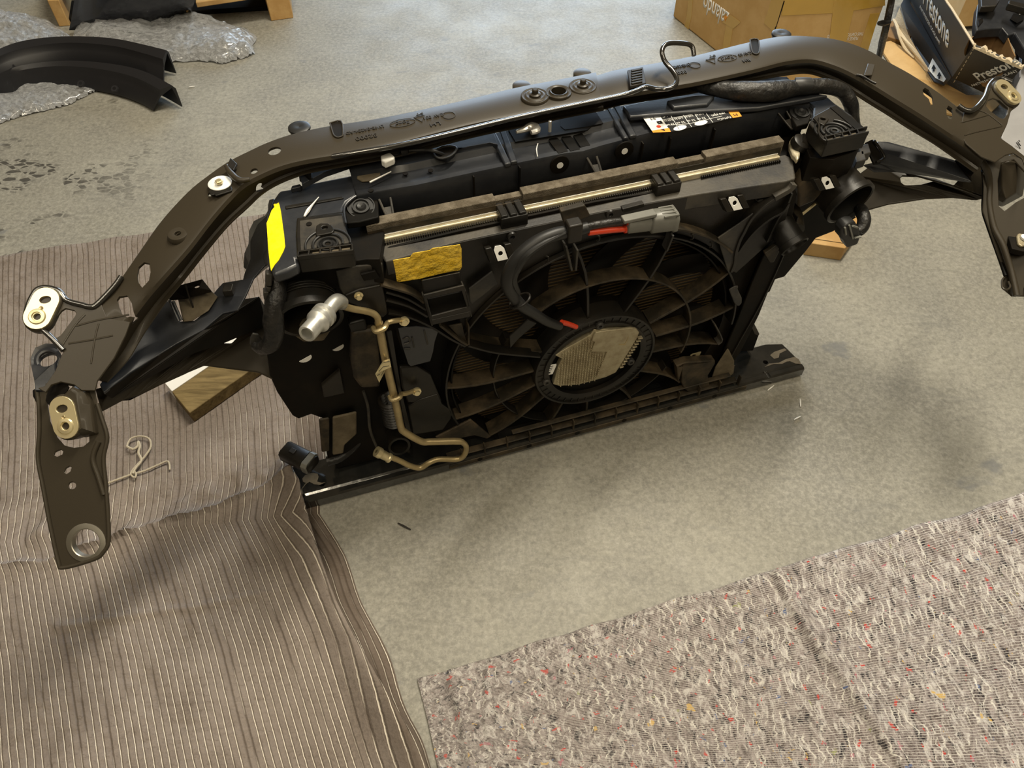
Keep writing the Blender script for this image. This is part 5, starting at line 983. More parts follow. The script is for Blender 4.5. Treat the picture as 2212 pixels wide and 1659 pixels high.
prism('guide_box', zp(((1868, 308, .575), (1885, 300, .58), (1906, 338, .555), (1903, 350, .55), (1888, 352, .55))), (0, 0, -.006), 'deep', GR)
tube('box_edge', zp(((1888, 303, .582), (1910, 338, .557), (1893, 350, .552))), .0025, 'black', GR, n=8)
prism('guide_tip', zp(((2062, 345, .566), (2100, 391, .556), (2098, 380, .56), (2120, 352, .56), (2098, 345, .57))), (0, 0, -.003), 'deep', GR)
# lower neck from the arm to the pillar on the right
prism('arm_root', [A(x, y, y=.09) for x, y in ((1800, 430), (1850, 470), (1800, 500), (1764, 514), (1740, 520), (1730, 470))], (0, .03, 0), 'deep', AR)
# ---- cooler pipe
PP = empty('cooler_pipe', (0, 0, 0), 0, FE)
def fv(pts): return [Q('f', x, y, yy=y2) for x, y, y2 in pts]
tube('silver_spigot', fv(((330, 462, -.090), (375, 400, -.075), (430, 340, -.055), (470, 290, -.040), (500, 268, -.030), (525, 278, -.022), (535, 300, -.018))), [.0115, .0125, .0115, .0115, .0120, .0115, .007], 'silver', PP, n=20)
d_ = (Q('f', 305, 478, yy=-.105) - Q('f', 375, 400, yy=-.078)).normalized(); e_ = Q('f', 305, 478, yy=-.105)
lathe('spigot_mouth', e_, -d_, [(.0090, .030), (.0090, .0), (.0122, -.001), (.0135, .001), (.0135, .024), (.0155, .030), (.0185, .034), (.0185, .040), (.0165, .042), (.0165, .046), (.0190, .048), (.0190, .056), (.0150, .060), (.0115, .062)], 'silver', PP, n=28)
lathe('spigot_bore', e_, -d_, [(.0091, .020), (0, .020)], 'deep', PP, n=20)
tube('upper_pipe', fv(((535, 300, -.018), (600, 318, -.012), (680, 332, -.010), (730, 348, -.010), (757, 375, -.010), (762, 410, -.010))), .0058, 'pipe', PP, n=12)
tube('main_pipe', fv(((765, 405, -.008), (800, 600, -.010), (835, 760, -.012), (880, 950, -.014), (905, 1070, -.016), (930, 1105, -.018), (1035, 1165, -.022), (1100, 1168, -.022), (1265, 1165, -.024), (1305, 1175, -.026), (1325, 1205, -.026), (1310, 1255, -.024), (1265, 1280, -.022), (1150, 1280, -.020), (1090, 1300, -.022), (1030, 1335, -.022), (960, 1320, -.020), (900, 1290, -.016), (835, 1265, -.012), (790, 1255, -.008))), [.0072] * 9 + [.0060] * 11, 'pipe', PP, n=14, smooth=5)
lathe('pipe_union', Q('f', 760, 1235, yy=-.006), (Q('f', 840, 1272, yy=-.012) - Q('f', 755, 1228, yy=-.004)), [(.004, -.004), (.0115, -.004), (.0115, .006), (.010, .008), (.009, .024), (.0105, .026), (.0105, .030), (.007, .031)], 'zinc', PP, n=20)
def bracket(a, b_, c_):
    o = tube('pipe_clamp', [a + V((-.011, 0, 0)), a + V((-.008, -.011, -.001)), a + V((.006, -.011, .002)), a.lerp(b_, .55), b_, c_], [.0045] * 6, 'pipe', PP, n=8, smooth=4)
    lathe('clamp_bolt', c_ + V((0, -.004, 0)), (0, -1, .1), [(.009, -.003), (.009, .001), (.006, .002), (.0055, .006), (0, .006)], 'zinc', o, n=12)
bracket(Q('f', 770, 425, yy=-.010), Q('f', 860, 395, yy=-.004), Q('f', 925, 388, yy=.004)); bracket(Q('f', 872, 865, yy=-.014), Q('f', 935, 860, yy=-.006), Q('f', 1005, 838, yy=.006))
tagp = prism('paper_tag', fv(((795, 650, -.022), (835, 640, -.022), (845, 690, -.022), (812, 705, -.024), (768, 790, -.030), (743, 735, -.034), (775, 680, -.030))), (0, .0008, 0), 'zinc', PP, bevel=0)
for a, b_ in (((795, 660), (835, 655)), ((790, 690), (830, 682)), ((765, 720), (792, 690)), ((755, 745), (772, 735)), ((780, 745), (797, 715))): MB().bar(Q('f', *a, yy=-.0325), Q('f', *b_, yy=-.0325), V((0, 0, .0014)), V((0, .0003, 0))).build('tag_print', 'lblack', tagp, smooth=False)
wall('pipe_guard', 'o', .004, ((60, 650), (110, 640), (190, 1150), (215, 1260), (300, 1620), (250, 1600), (140, 1050)), .004, 'black', PP, bevel=.001)
# ---- looms at the sides
LM = tube('left_loom', [Q('v', x, y, yy=y2) for x, y, y2 in ((285, 130, .02), (290, 230, .01), (275, 330, 0), (255, 450, -.01), (245, 560, -.015), (255, 680, -.02), (220, 790, -.02), (130, 830, -.01), (60, 800, .0))], [.0135, .0145, .0155, .015, .0165, .0155, .0145, .012, .010], 'tape', FE, n=14)
prism('loom_bracket', [Q('v', x, y, yy=-.004) for x, y in ((0, 740), (30, 690), (90, 700), (130, 760), (100, 850), (210, 870), (195, 905), (115, 940), (60, 880), (0, 800))], (0, .004, 0), 'grey', LM, bevel=.0012)
for pts in (((170, 60), (240, 65), (230, 195), (165, 190)), ((170, 200), (230, 205), (215, 255), (180, 250)), ((145, 255), (200, 250), (200, 345), (180, 330), (148, 335))): prism('loom_connector', [Q('v', x, y, yy=.0) for x, y in pts], (0, .012, 0), 'grey', LM, bevel=.002)
RL = tube('rear_loom', [A(x, y, z=z) for x, y, z in ((1478, 186, .705), (1535, 190, .71), (1600, 197, .712), (1670, 197, .712), (1720, 190, .71), (1780, 186, .705), (1820, 198, .69), (1838, 225, .67), (1842, 255, .64), (1850, 290, .60))], [.004, .013, .0175, .0180, .0135, .0135, .013, .013, .012, .010], 'tape', FE, n=16)
for x0, y0, x1, y1 in ((1674, 192, 1702, 190), (1716, 186, 1748, 186)): tube('foil_band', [A(x0, y0, z=.712), A((x0 + x1) / 2, (y0 + y1) / 2, z=.713), A(x1, y1, z=.712)], [.0145, .0148, .0145], 'rubber', RL, n=16)
RC = tube('right_loom', [Q('w', x, y, yy=y2) for x, y, y2 in ((1860, 370, .03), (1900, 450, .0), (1935, 550, -.02), (1915, 650, -.03), (1860, 720, -.035))], [.008, .0125, .0125, .012, .010], 'tape', FE, n=12)
pc_ = MB()
pc_.prism([Q('w', x, y, yy=-.045) for x, y in ((1690, 640), (1760, 605), (1830, 600), (1880, 680), (1890, 790), (1860, 880), (1720, 930), (1680, 840), (1640, 800), (1645, 700))], (0, .024, 0)); RB2 = pc_.build('loom_plug', 'rubber', RC, bevel=.004)
for a, b_ in (((1745, 630), (1790, 800)), ((1690, 660), (1700, 750)), ((1820, 790), (1890, 780)), ((1790, 640), (1850, 660))): MB().bar(Q('w', *a, yy=-.048), Q('w', *b_, yy=-.048), V((.002, 0, .002)), V((0, .004, 0))).build('plug_rib', 'cgrey', RB2)
lp_ = tube('plug_lead', [A(x, y, z=z) for x, y, z in ((706, 997, .075), (730, 990, .075), (750, 978, .08), (772, 960, .10), (782, 940, .12))], [.011, .0105, .009, .007, .006], 'tape', FE, n=12)
a, b_ = Q('n', 480, 720, z=.075), Q('n', 880, 920, z=.075); dd = (b_ - a); u_ = dd.normalized(); n_ = V((-u_.y, u_.x, 0))
def s8(t, w_, h_): c_ = a + dd * t; return [c_ + n_ * (sx_ * w_) + V((0, 0, sz * h_)) for sx_, sz in ((-1, -.6), (-.7, -1), (.7, -1), (1, -.6), (1, .6), (.7, 1), (-.7, 1), (-1, .6))]
bp_ = new('black_plug', *loft([s8(0, .019, .014), s8(.03, .0205, .0155), s8(.75, .0205, .0155), s8(.76, .0195, .014), s8(.98, .018, .013), s8(1.0, .015, .010)]), 'black', lp_, ang=50)
new('plug_collar', *loft([s8(.77, .0215, .016), s8(.79, .022, .0165), s8(.93, .022, .0165), s8(.95, .0215, .016)]), 'cgrey', bp_, bevel=.001)
MB().bar(a + dd * .25 + V((0, 0, .017)), a + dd * .42 + V((0, 0, .017)), n_ * .012, V((0, 0, .003))).build('plug_latch', 'rubber', bp_, bevel=.001)
# ---- small chips lying on the carrier
def sliver(name, pts, r, lab_, grp=None):
    o = new(name, *tube_data([ORG + EX * p.x + EY * p.y + V((0, 0, p.z)) for p in pts], r, 6, 2), 'chip'); return tag(o, lab_, 'splinter', grp)
sliver('plastic_splinter', [Q('r', x, y, z=.6805) for x, y in ((475, 915), (515, 850), (560, 790), (628, 710))], [.0015, .0032, .0015, .0006], 'white plastic splinter lying on the black panel beside the yellow tape strip')
sliver('plastic_splinter', [Q('r', x, y, z=CZ + .006) for x, y in ((1165, 555), (1275, 500), (1390, 442))], [.0016, .0014, .001], 'thin white splinter lying beside the rubber bump stop on the black panel')
sliver('plastic_splinter', [Q('s', x, y, z=CZ + .009) for x, y in ((1705, 520), (1685, 600), (1700, 705))], [.0007, .0010, .0007], 'curved white bristle lying on the middle of the black radiator panel')

# ================================================================== THINGS AROUND
def RP_(px_, py_, P0, n):                    # where the line of sight meets a real plane
    r = ray(px_, py_); return C0 + r * ((P0 - C0).dot(n) / r.dot(n))
def sheet(name, pts, n, th, m, par=None, **k): return prism(name, pts, V(n).normalized() * -th, m, par, **k)
# planks under the front end
def plank(name, p0, p1, wd, h_, lab_, endm=True):
    p0, p1 = V(p0), V(p1); d = (p1 - p0).normalized(); s_ = V((-d.y, d.x, 0)) * wd
    o = prism(name, [p0, p1, p1 + s_, p0 + s_], (0, 0, h_), 'wood', None, bevel=.002); tag(o, lab_, 'plank'); return o
m, nt, b, N, noise_, rng, math_, mix, mapping = nodes('weathered_wood', .6, .3)
tc = N('ShaderNodeTexCoord').outputs['Object']
M['grain'] = m
c = mix(rng(noise_(mapping(tc, (3, 26, 20), (0, 0, -.62)), 3, 6, .7, .4), .38, .62), (.10, .068, .022), (.21, .15, .06)); nt.links.new(c, b.inputs['Base Color'])
TZ = .042
tm = prism('timber', [G(x, y, TZ) for x, y in ((371, 846), (409, 892), (640, 730), (600, 690))], (0, 0, -.036), 'grain', None, bevel=.002)
tag(tm, 'brown grained timber under the left arm of the front end, lying on the brown blanket', 'timber')
tp = prism('painted_strip', [G(x, y, TZ + .001) for x, y in ((355, 826), (371, 845), (600, 689), (570, 680))], (0, 0, -.037), 'chip', tm, bevel=.001); tag(tp, 'pale painted edge strip')
tr = prism('timber', [G(x, y, .045) for x, y in ((1745, 524), (1826, 536), (1872, 470), (1775, 455))], (0, 0, -.045), 'wood', None, bevel=.002)
tube('board_groove', [G(x, y, .0455) for x, y in ((1752, 515), (1832, 527))], .0008, 'deep', tr, n=5)
tag(tr, 'yellowish wooden timber under the right side of the front end, behind the hanging black plug', 'timber')
# ---- taped cardboard box
K0, K1, K2 = G(1640, 186), G(1453, 36), G(1852, 167); K3 = K1 + K2 - K0; HB = .44; Zv = V((0, 0, 1))
cb = empty('cardboard_box', K0); tag(cb, 'large closed cardboard box with glossy brown tape and upside-down orange-and-white shop lettering', 'box')
def kid(o, par): o.parent = par; o.matrix_parent_inverse = Matrix.Translation(-par.location); return o
kid(prism('carton', [K0, K1, K3, K2], Zv * HB, 'card', None, bevel=.006), cb)
nL = (K1 - K0).cross(-Zv).normalized(); nF = (K2 - K0).cross(Zv).normalized()
if nL.dot(K0 - C0) > 0: nL = -nL
if nF.dot(K0 - C0) > 0: nF = -nF
def onL(x, y, e=.0008): return RP_(x, y, K0 + nL * e, nL)
def onF(x, y, e=.0008): return RP_(x, y, K0 + nF * e, nF)
def faceq(name, f_, n, pts, m, e=.0012): return kid(sheet(name, [f_(x, y, e) for x, y in pts], n, .0006, m, bevel=0), cb)
faceq('packing_tape', onL, nL, ((1486, 0), (1496, 0), (1494, 35), (1486, 68), (1478, 60), (1484, 30)), 'ptape')
faceq('packing_tape', onL, nL, ((1572, 32), (1586, 40), (1572, 130), (1558, 118)), 'ptape')
faceq('packing_tape', onL, nL, ((1560, 48), (1578, 32), (1600, 48), (1584, 62)), 'ptape', .0016)
faceq('packing_tape', onL, nL, ((1666, 0), (1693, 0), (1672, 70), (1650, 50)), 'ptape')
faceq('packing_tape', onF, nF, ((1694, 0), (1820, -4), (1912, -20), (1912, 12), (1812, 28), (1688, 34)), 'ptape')
faceq('packing_tape', onF, nF, ((1675, 58), (1690, 60), (1668, 178), (1645, 184)), 'ptape', .0014)
faceq('packing_tape', onF, nF, ((1802, 0), (1850, -4), (1826, 100), (1790, 100)), 'ptape', .0016)
faceq('packing_tape', onF, nF, ((1880, 30), (1900, 28), (1875, 110), (1855, 112)), 'ptape')
zt = onL(1545, 26); tx = kid(text('printed_lettering', 'zalando', zt, (K1 - K0), -Zv, .060, 'white', None, width=(onL(1518, 3) - onL(1562, 44)).length * 1.15, depth=.0004, bold=.012), cb)
tr_ = [onL(1564, 34, .0016), onL(1566, 48, .0016), onL(1572, 36, .0016)]; kid(sheet('printed_triangle', tr_, nL, .0004, 'orange', bevel=0), cb)
for k, s_ in enumerate(('THIS CARTON IS RECYCLED', 'PLEASE USE IT AGAIN')): kid(text('printed_lettering', s_, onF(1826, 76 + k * 9), (K0 - K2), -Zv, .011, 'white', None, width=.13 - k * .04, depth=.0003), cb)
sm = MB()
for a, b_ in (((1694, 2), (1672, 70)), ): sm.tube([onF(*a, .002), onF(*b_, .002)], .002, 6, 1)
kid(sm.build('tape_edge', 'deep', None), cb)
# ---- open black antifreeze carton on a torn brown carton
zb, zr = .07, .27
Bc, B1, B2 = G(2056, 168, zb), G(1950, -22, zb), G(2150, 212, zb)
Rc, R1, R2 = G(2104, 98, zr), G(2020, -24, zr), G(2186, 112, zr)
R1, R2 = Rc + (B1 - Bc), Rc + (B2 - Bc)
n1 = (B1 - Bc).cross(Rc - Bc).normalized(); n2 = (B2 - Bc).cross(Rc - Bc).normalized()
if n1.dot(Bc - C0) > 0: n1 = -n1
if n2.dot(Bc - C0) > 0: n2 = -n2
AC = empty('antifreeze_carton', Bc); tag(AC, 'open black carton with white coolant lettering and torn rim, leaning on brown cardboard', 'box')
B3, R3 = B1 + B2 - Bc, R1 + R2 - Rc
kid(sheet('long_side', [Bc, B1, R1, Rc], n1, .004, 'carton', bevel=0), AC)
kid(sheet('short_side', [Bc, Rc, R2, B2], n2, .004, 'carton', bevel=0), AC)
kid(sheet('back_side', [B1, R1, R1 + (B2 - Bc) * .6, B1 + (B2 - Bc) * .6], (R1 - Rc), .004, 'cardd', bevel=0), AC)
kid(new('curved_liner', *loft([[G(x, y, zr), G(x, y, zr) - Zv * d, (G(x, y, zr) - Zv * d) * .997, G(x, y, zr) * .997 + Zv * .0008] for x, y, d in [(2194, 120, .03), (2191, 114, .05), (2188, 108, .12), (2178, 80, .16), (2160, 66, .15), (2140, 61, .12), (2118, 64, .09), (2100, 80, .05), (2094, 84, .03)]], caps=True), 'cardd', None), AC)
kid(sheet('inner_floor', [Bc + Zv * .01, B1 + Zv * .01, B3 + Zv * .01, B2 + Zv * .01], Zv, .004, 'cardd', bevel=0), AC)
random.seed(5)
te_ = MB(); L = Rc.lerp(R1, .0)
te_.tube([Rc.lerp(R1, t) + Zv * random.uniform(0, .002) for t in [i / 14 for i in range(15)]], .0035, 6, 1)
kid(te_.build('torn_rim', 'torn', None), AC)
te_ = MB(); pts = [Rc.lerp(R2, i / 22) + Zv * (random.uniform(-.002, .005) * (2 if i < 6 else 1)) for i in range(23)]
te_.prism([p + n2 * .003 for p in pts] + [Rc.lerp(R2, 1 - i / 22) - Zv * .006 + n2 * .003 for i in range(23)], -n2 * .008); kid(te_.build('torn_rim', 'torn', None), AC)
def on1(x, y): return RP_(x, y, Bc + n1 * .0008, n1)
def on2(x, y): return RP_(x, y, Bc + n2 * .0008, n2)
d1_ = (on1(2030, 60) - on1(2000, 5)); u1 = (on1(2040, 40) - on1(2020, 50))
text_c = on1(2022, 29); t1 = kid(text('printed_lettering', 'Prestone', text_c, d1_, u1, (on1(2004, 22) - on1(2022, 12)).length * .85, 'white', None, width=(on1(1990, -22) - on1(2044, 76)).length, depth=.0004, shear=.15, bold=.02), AC)
t2 = kid(text('printed_lettering', 'ANTIFREEZE COOLANT', on1(2008, 53), d1_, u1, .013, 'white', None, width=(on1(1988, 12) - on1(2032, 90)).length, depth=.0004, bold=.01), AC)
d2_ = (on2(2180, 150) - on2(2110, 163)); u2 = Zv
kid(text('printed_lettering', 'Prestone', on2(2150, 150), on2(2196, 130) - on2(2104, 168), on2(2122, 148) - on2(2108, 170), .034, 'white', None, width=(on2(2196, 132) - on2(2103, 168)).length, depth=.0004, shear=.15, bold=.02), AC)
kid(text('printed_lettering', 'ANTIFREEZE COOLANT', on2(2145, 170), on2(2196, 150) - on2(2096, 183), on2(2122, 148) - on2(2108, 170), .010, 'white', None, width=(on2(2196, 150) - on2(2096, 183)).length, depth=.0004, bold=.01), AC)
sm = MB()
for a, b_ in (((1964, 2), (2053, 166)),): sm.tube([on1(*a), on1(*b_)], .0018, 6, 1)
kid(sm.build('worn_fold', 'cardd', None), AC)
dsh = MB()
for k in range(9):
    t = k / 9; a = on2(2104 - 46 * t, 104 + 78 * t); b_ = on2(2104 - 46 * (t + .06), 104 + 78 * (t + .06)); dsh.tube([a, b_], .0013, 5, 1)
kid(dsh.build('perforation', 'torn', None), AC)
# hanging flap with the handling mark
zf = [G(1946, 10, .075), G(1962, -20, .08), G(1966, 6, .078), G(2010, 84, .075), G(2054, 168, .07), G(2040, 184, .03), G(2018, 176, .02), G(2000, 150, .02), G(1978, 98, .03), G(1958, 52, .05)]
fl_ = kid(prism('bottom_flap', zf, (0, 0, -.003), 'carton', None, bevel=0), AC)
hm = [G(2016, 121, .0515), G(2047, 167, .045), G(2036, 183, .038), G(2018, 174, .033), G(2002, 154, .034)]
kid(prism('handling_mark', [p + Zv * .010 for p in hm], (0, 0, -.0006), 'white', None, bevel=0), AC)
fr_pts = [G(2017, 128, .0535), G(2043, 167, .0485), G(2036, 178, .045), G(2020, 170, .042), G(2005, 153, .043)]; kid(tube('mark_frame', fr_pts + [fr_pts[0]], .0011, 'lblack', None, n=5, smooth=1), AC)
for x, y in ((2017, 147), (2029, 163)): kid(prism('mark_arrow', [G(x, y - 8, .054), G(x + 5, y + 1, .053), G(x + 2, y + 1, .053), G(x + 2, y + 7, .052), G(x - 2, y + 7, .052), G(x - 2, y + 1, .053), G(x - 5, y + 1, .053)], (0, 0, -.0006), 'lblack', None, bevel=0), AC)
# brown flattened carton under it
bcx = prism('flattened_carton', [G(1908, 112, .012), G(1914, 90, .02), G(1924, 88, .02), G(1948, 100, .02), G(1975, 118, .02), G(2030, 170, .02), G(2052, 185, .02), G(2088, 205, .012), G(2140, 205, .012), G(2160, 225, .01), G(2120, 262, .01), G(2030, 240, .01), G(1940, 160, .01)], (0, 0, -.008), 'card', None, bevel=.001)
tag(bcx, 'flat brown cardboard piece lying under the black antifreeze carton', 'cardboard')
tb = tag(tube('torn_flap_edge', [G(x, y, z) for x, y, z in ((1930, 42, .06), (1938, 58, .06), (1943, 80, .05), (1955, 105, .03), (1975, 125, .025))], [.004, .006, .004, .005, .003], 'torn', None, n=6)); tb.parent = bcx
wf = prism('torn_flap', [G(x, y, z) for x, y, z in ((1943, 16, .10), (1948, 30, .095), (1962, 75, .07), (1985, 115, .05), (2010, 155, .035), (1998, 150, .025), (1975, 118, .03), (1955, 104, .03), (1943, 75, .05), (1932, 44, .06))], (0, 0, -.003), 'torn', None, bevel=0); wf.parent = bcx
bb = prism('brown_carton', [G(1905, 66), G(1930, 58), G(1965, 90), G(1948, 108), G(1912, 96)], Zv * .03, 'cardd', None, bevel=.002); tag(bb, 'small brown carton wedged between the taped box and the black antifreeze carton', 'box')
b3 = prism('brown_carton', [G(2060, 60, .02), G(2040, -20, .02), G(2140, -30, .02), G(2120, 55, .02)], Zv * .25, 'card', None, bevel=.003); tag(b3, 'upright brown cardboard box standing behind the open black carton', 'box')
# strap hanging between the boxes
stp = tube('cable_tail', [G(x, y, z) for x, y, z in ((1905, -95, .452), (1926, -75, .447), (1938, -50, .40), (1930, -20, .31), (1922, 20, .27), (1914, 58, .22), (1906, 90, .14), (1900, 118, .06), (1893, 135, .022), (1880, 150, .012))], [.009, .009, .010, .010, .011, .011, .012, .011, .010, .009], 'tape', None, n=10)
tag(stp, 'black taped cable hanging between the taped cardboard box and the black carton', 'cable')
tube('cable_clip', [G(1898, 50, .25), G(1908, 50, .245), G(1922, 48, .24)], [.006, .010, .006], 'rubber', stp, n=8)
# dark plastic car part at the top right corner
dp = empty('plastic_car_part', G(2180, 60, .0)); tag(dp, 'dark grey moulded plastic car part with cutouts at the top right corner', 'car part')
def dpp(nm, pts, th, m, par=dp): return kid(prism(nm, [G(x, y, z) for x, y, z in pts], (0, 0, -th), m, None, bevel=.003), par)
dpp('moulded_body', ((2108, 48, .30), (2112, 10, .32), (2128, -20, .34), (2260, -40, .34), (2280, 80, .30), (2260, 130, .26), (2212, 105, .27), (2192, 72, .28), (2178, 76, .28), (2165, 60, .29), (2130, 62, .29), (2110, 66, .29)), .03, 'top')
dpp('raised_flange', ((2120, 14, .34), (2152, 12, .345), (2160, 0, .35), (2150, -20, .35), (2118, -20, .345)), .02, 'black')
dpp('raised_flange', ((2180, 0, .36), (2230, 12, .355), (2230, 22, .35), (2178, 8, .355)), .02, 'black')
dpp('cutout', ((2182, 40, .303), (2195, 18, .308), (2212, 14, .308), (2212, 42, .30), (2198, 50, .30)), .002, 'deep')
dpp('cutout', ((2112, 40, .303), (2122, 34, .305), (2124, 46, .302), (2114, 56, .30)), .002, 'deep')
dpp('bright_window', ((2200, 26, .306), (2212, 24, .306), (2212, 30, .305), (2202, 31, .305)), .001, 'white')
kid(prism('lower_fold', [G(2192, 74, .262), G(2212, 80, .26), G(2290, 90, .25), (G(2290, 240, .12)), G(2200, 180, .16), G(2196, 110, .22)], (0, 0, -.01), 'black', None), dp)
# grey bag with a bar code at the right edge
gb = empty('grey_poly_bag', G(2240, 260)); tag(gb, 'smooth grey plastic mail bag with a printed bar code at the right picture edge', 'bag')
kid(new('bag_body', *loft([[G(x, y, z) for x, y, z in r_] for r_ in (
    [(2202, 94, .24), (2200, 170, .20), (2178, 232, .14), (2160, 300, .10), (2190, 345, .06), (2300, 400, .05), (2330, 120, .22)],
    [(2202, 96, .10), (2198, 180, .05), (2174, 240, .01), (2158, 306, .005), (2190, 352, .005), (2300, 410, .0), (2330, 130, .0)])]), 'silverbag', None, bevel=.01), gb)
for k in range(7): a = G(*px('j', 1302 + k * 15, 1040 - k * 14), .096); kid(MB().bar(a, a + (G(*px('j', 1350 + k * 15, 1110 - k * 14), .085) - G(*px('j', 1302 + k * 15, 1040 - k * 14), .096)), V((.0022, 0, 0)), V((0, 0, .001))).build('bar_code_line', 'lblack', None, smooth=False), gb)
# ---- pallet, car panel, plastic film and wheel-arch trims at the top left
PA = empty('wooden_pallet', G(380, 20)); tag(PA, 'wooden pallet at the top left edge, behind the dark blue bodywork', 'pallet')
def wb(nm, pts, z0, z1, m='wood'): return kid(prism(nm, [G(x, y, z0) for x, y in pts], Zv * (z1 - z0), m, None, bevel=.003), PA)
wb('pallet_block', ((128, 58), (152, 56), (165, -30), (128, -30)), 0, .10)
wb('pallet_block', ((586, 46), (634, 39), (625, -40), (560, -40)), .0, .10)
wb('deck_board', ((426, 17), (520, 3), (640, -18), (640, -60), (426, -60)), .095, .115)
wb('deck_board', ((100, -8), (640, -30), (640, -80), (100, -80)), .096, .116)
wb('pallet_shade_slab', ((150, 50), (600, 22), (600, -10), (150, 10)), .0, .018, 'deep')  # near-black slab standing in for the shade under the pallet
CP = empty('painted_bodywork', G(290, 40)); tag(CP, 'dark blue painted car bodywork leaning on the wooden pallet', 'bodywork')
kid(new('panel_skin', *loft([[G(x, y, z) for x, y, z in r_] for r_ in (
    [(152, 62, .02), (156, 40, .06), (164, -10, .16), (170, -60, .24)], [(230, 62, .025), (240, 36, .07), (245, -10, .17), (250, -60, .25)],
    [(330, 52, .03), (340, 30, .07), (345, -10, .17), (350, -60, .25)], [(405, 40, .03), (412, 20, .07), (424, -10, .17), (430, -60, .25)])], caps=False, closed=False), 'bluep', None), CP)
CP.children[0].modifiers.new('s', 'SOLIDIFY').thickness = .012
kid(tube('panel_edge', [G(x, y, z) for x, y, z in ((404, 40, .035), (410, 12, .10), (418, -20, .18))], .006, 'trim', None, n=8), CP); kid(tube('panel_clip', [G(x, y, z) for x, y, z in ((404, 25, .075), (411, 2, .12))], .004, 'wood', None, n=8), CP)
# film material: thin, clear, very wrinkled
m, nt, b, N, noise_, rng, math_, mix, mapping = nodes('clear_film', .08, .6)
tc = N('ShaderNodeTexCoord').outputs['Object']
b.inputs['Base Color'].default_value = (.86, .88, .90, 1); b.inputs['Metallic'].default_value = .12; b.inputs['Roughness'].default_value = .16; b.inputs['Specular IOR Level'].default_value = 1.0; b.inputs['Coat Weight'].default_value = .6
bpn = N('ShaderNodeBump', i0=1.0); bpn.inputs['Distance'].default_value = .02
vv = N('ShaderNodeTexVoronoi', feature='F1', i2=42.0); nt.links.new(mapping(tc, (1, 1.7, 1), (0, 0, .5)), vv.inputs['Vector'])
nt.links.new(math_('ADD', vv.outputs['Distance'], math_('MULTIPLY', noise_(tc, 70, 6, .8, 1.5), 1.2)), bpn.inputs['Height']); nt.links.new(bpn.outputs[0], b.inputs['Normal'])
tr = N('ShaderNodeBsdfTransparent'); mxs = N('ShaderNodeMixShader'); nt.links.new(rng(noise_(mapping(tc, (1, 2, 1), (0, 0, .5)), 45, 6, .8, 1), .30, .52, .35, 1.0), mxs.inputs[0])
nt.links.new(tr.outputs[0], mxs.inputs[1]); nt.links.new(b.outputs[0], mxs.inputs[2]); nt.links.new(mxs.outputs[0], nt.nodes['Material Output'].inputs['Surface'])
M['film'] = m
def film(outline, hmax, lab_, seed, cuts=()):
    pts = [G(x, y) for x, y in outline]; cx = sum((p for p in pts), V()) / len(pts)
    me = bpy.data.meshes.new('plastic_film'); x0, x1 = min(p.x for p in pts), max(p.x for p in pts); y0, y1 = min(p.y for p in pts), max(p.y for p in pts)
    P2 = [(p.x, p.y) for p in pts]; st = .009; nx, ny = int((x1 - x0) / st) + 2, int((y1 - y0) / st) + 2; idx = {}; vs = []
    def de(x, y):
        d = 9; best = (x, y)
        for i in range(len(P2)):
            ax_, ay_ = P2[i]; bx_, by_ = P2[(i + 1) % len(P2)]; dx_, dy_ = bx_ - ax_, by_ - ay_; t = max(0, min(1, ((x - ax_) * dx_ + (y - ay_) * dy_) / (dx_ * dx_ + dy_ * dy_)))
            dd_ = math.hypot(ax_ + dx_ * t - x, ay_ + dy_ * t - y)
            if dd_ < d: d = dd_; best = (ax_ + dx_ * t, ay_ + dy_ * t)
        return d, best
    for j in range(ny):
        for i in range(nx):
            x, y = x0 + i * st, y0 + j * st
            ins = inside(x, y, P2); d, bq = de(x, y)
            if ins or d < .009 * 1.0:
                gi, gj = x, y
                if not ins: x, y = bq
                e = min(1, d / .10) if ins else 0; q = V((x * 14, y * 14, seed)); q2 = V((x * 45, y * 45, seed))
                h = hmax * math.sqrt(e) * (.65 + .5 * noise.noise(V((x * 5, y * 5, seed)))) + .020 * abs(noise.noise(q)) * min(1, d / .03) + .010 * abs(noise.noise(q2)) + .002
                idx[(i, j)] = len(vs); vs.append((x + .006 * noise.noise(q2), y + .006 * noise.noise(q2 + V((3, 3, 3))), max(h, .001)))
    fs = [(idx[(i, j)], idx[(i + 1, j)], idx[(i + 1, j + 1)], idx[(i, j + 1)]) for j in range(ny) for i in range(nx) if all(k_ in idx for k_ in ((i, j), (i + 1, j), (i + 1, j + 1), (i, j + 1)))]
    o = new('plastic_film', vs, fs, 'film', ang=180); return tag(o, lab_, 'plastic film', 'crumpled clear film around the wheel-arch trims')
film(((160, 82), (175, 66), (215, 50), (260, 38), (320, 33), (380, 37), (440, 46), (500, 60), (540, 72), (555, 85), (548, 100), (552, 118), (520, 130), (480, 140), (440, 134), (365, 136), (350, 150), (200, 140), (165, 110)), .085, 'biggest heap of crumpled clear plastic film, right of and behind the black wheel-arch trims', 1)
film(((-60, 0), (0, 24), (40, 44), (90, 52), (130, 66), (152, 80), (130, 100), (60, 112), (0, 125), (-60, 130)), .09, 'crumpled clear plastic film at the left picture edge, above the black trims', 4)
film(((-60, 212), (0, 205), (30, 200), (45, 186), (80, 183), (130, 184), (165, 190), (212, 198), (190, 208), (150, 228), (90, 243), (60, 250), (20, 262), (-60, 290)), .05, 'crumpled clear plastic film in front of the lower black wheel-arch trim', 8)
film(((0, 135), (120, 120), (250, 125), (300, 150), (180, 145), (60, 160), (0, 190)), .05, 'strip of clear plastic film showing between the two black wheel-arch trims', 12)
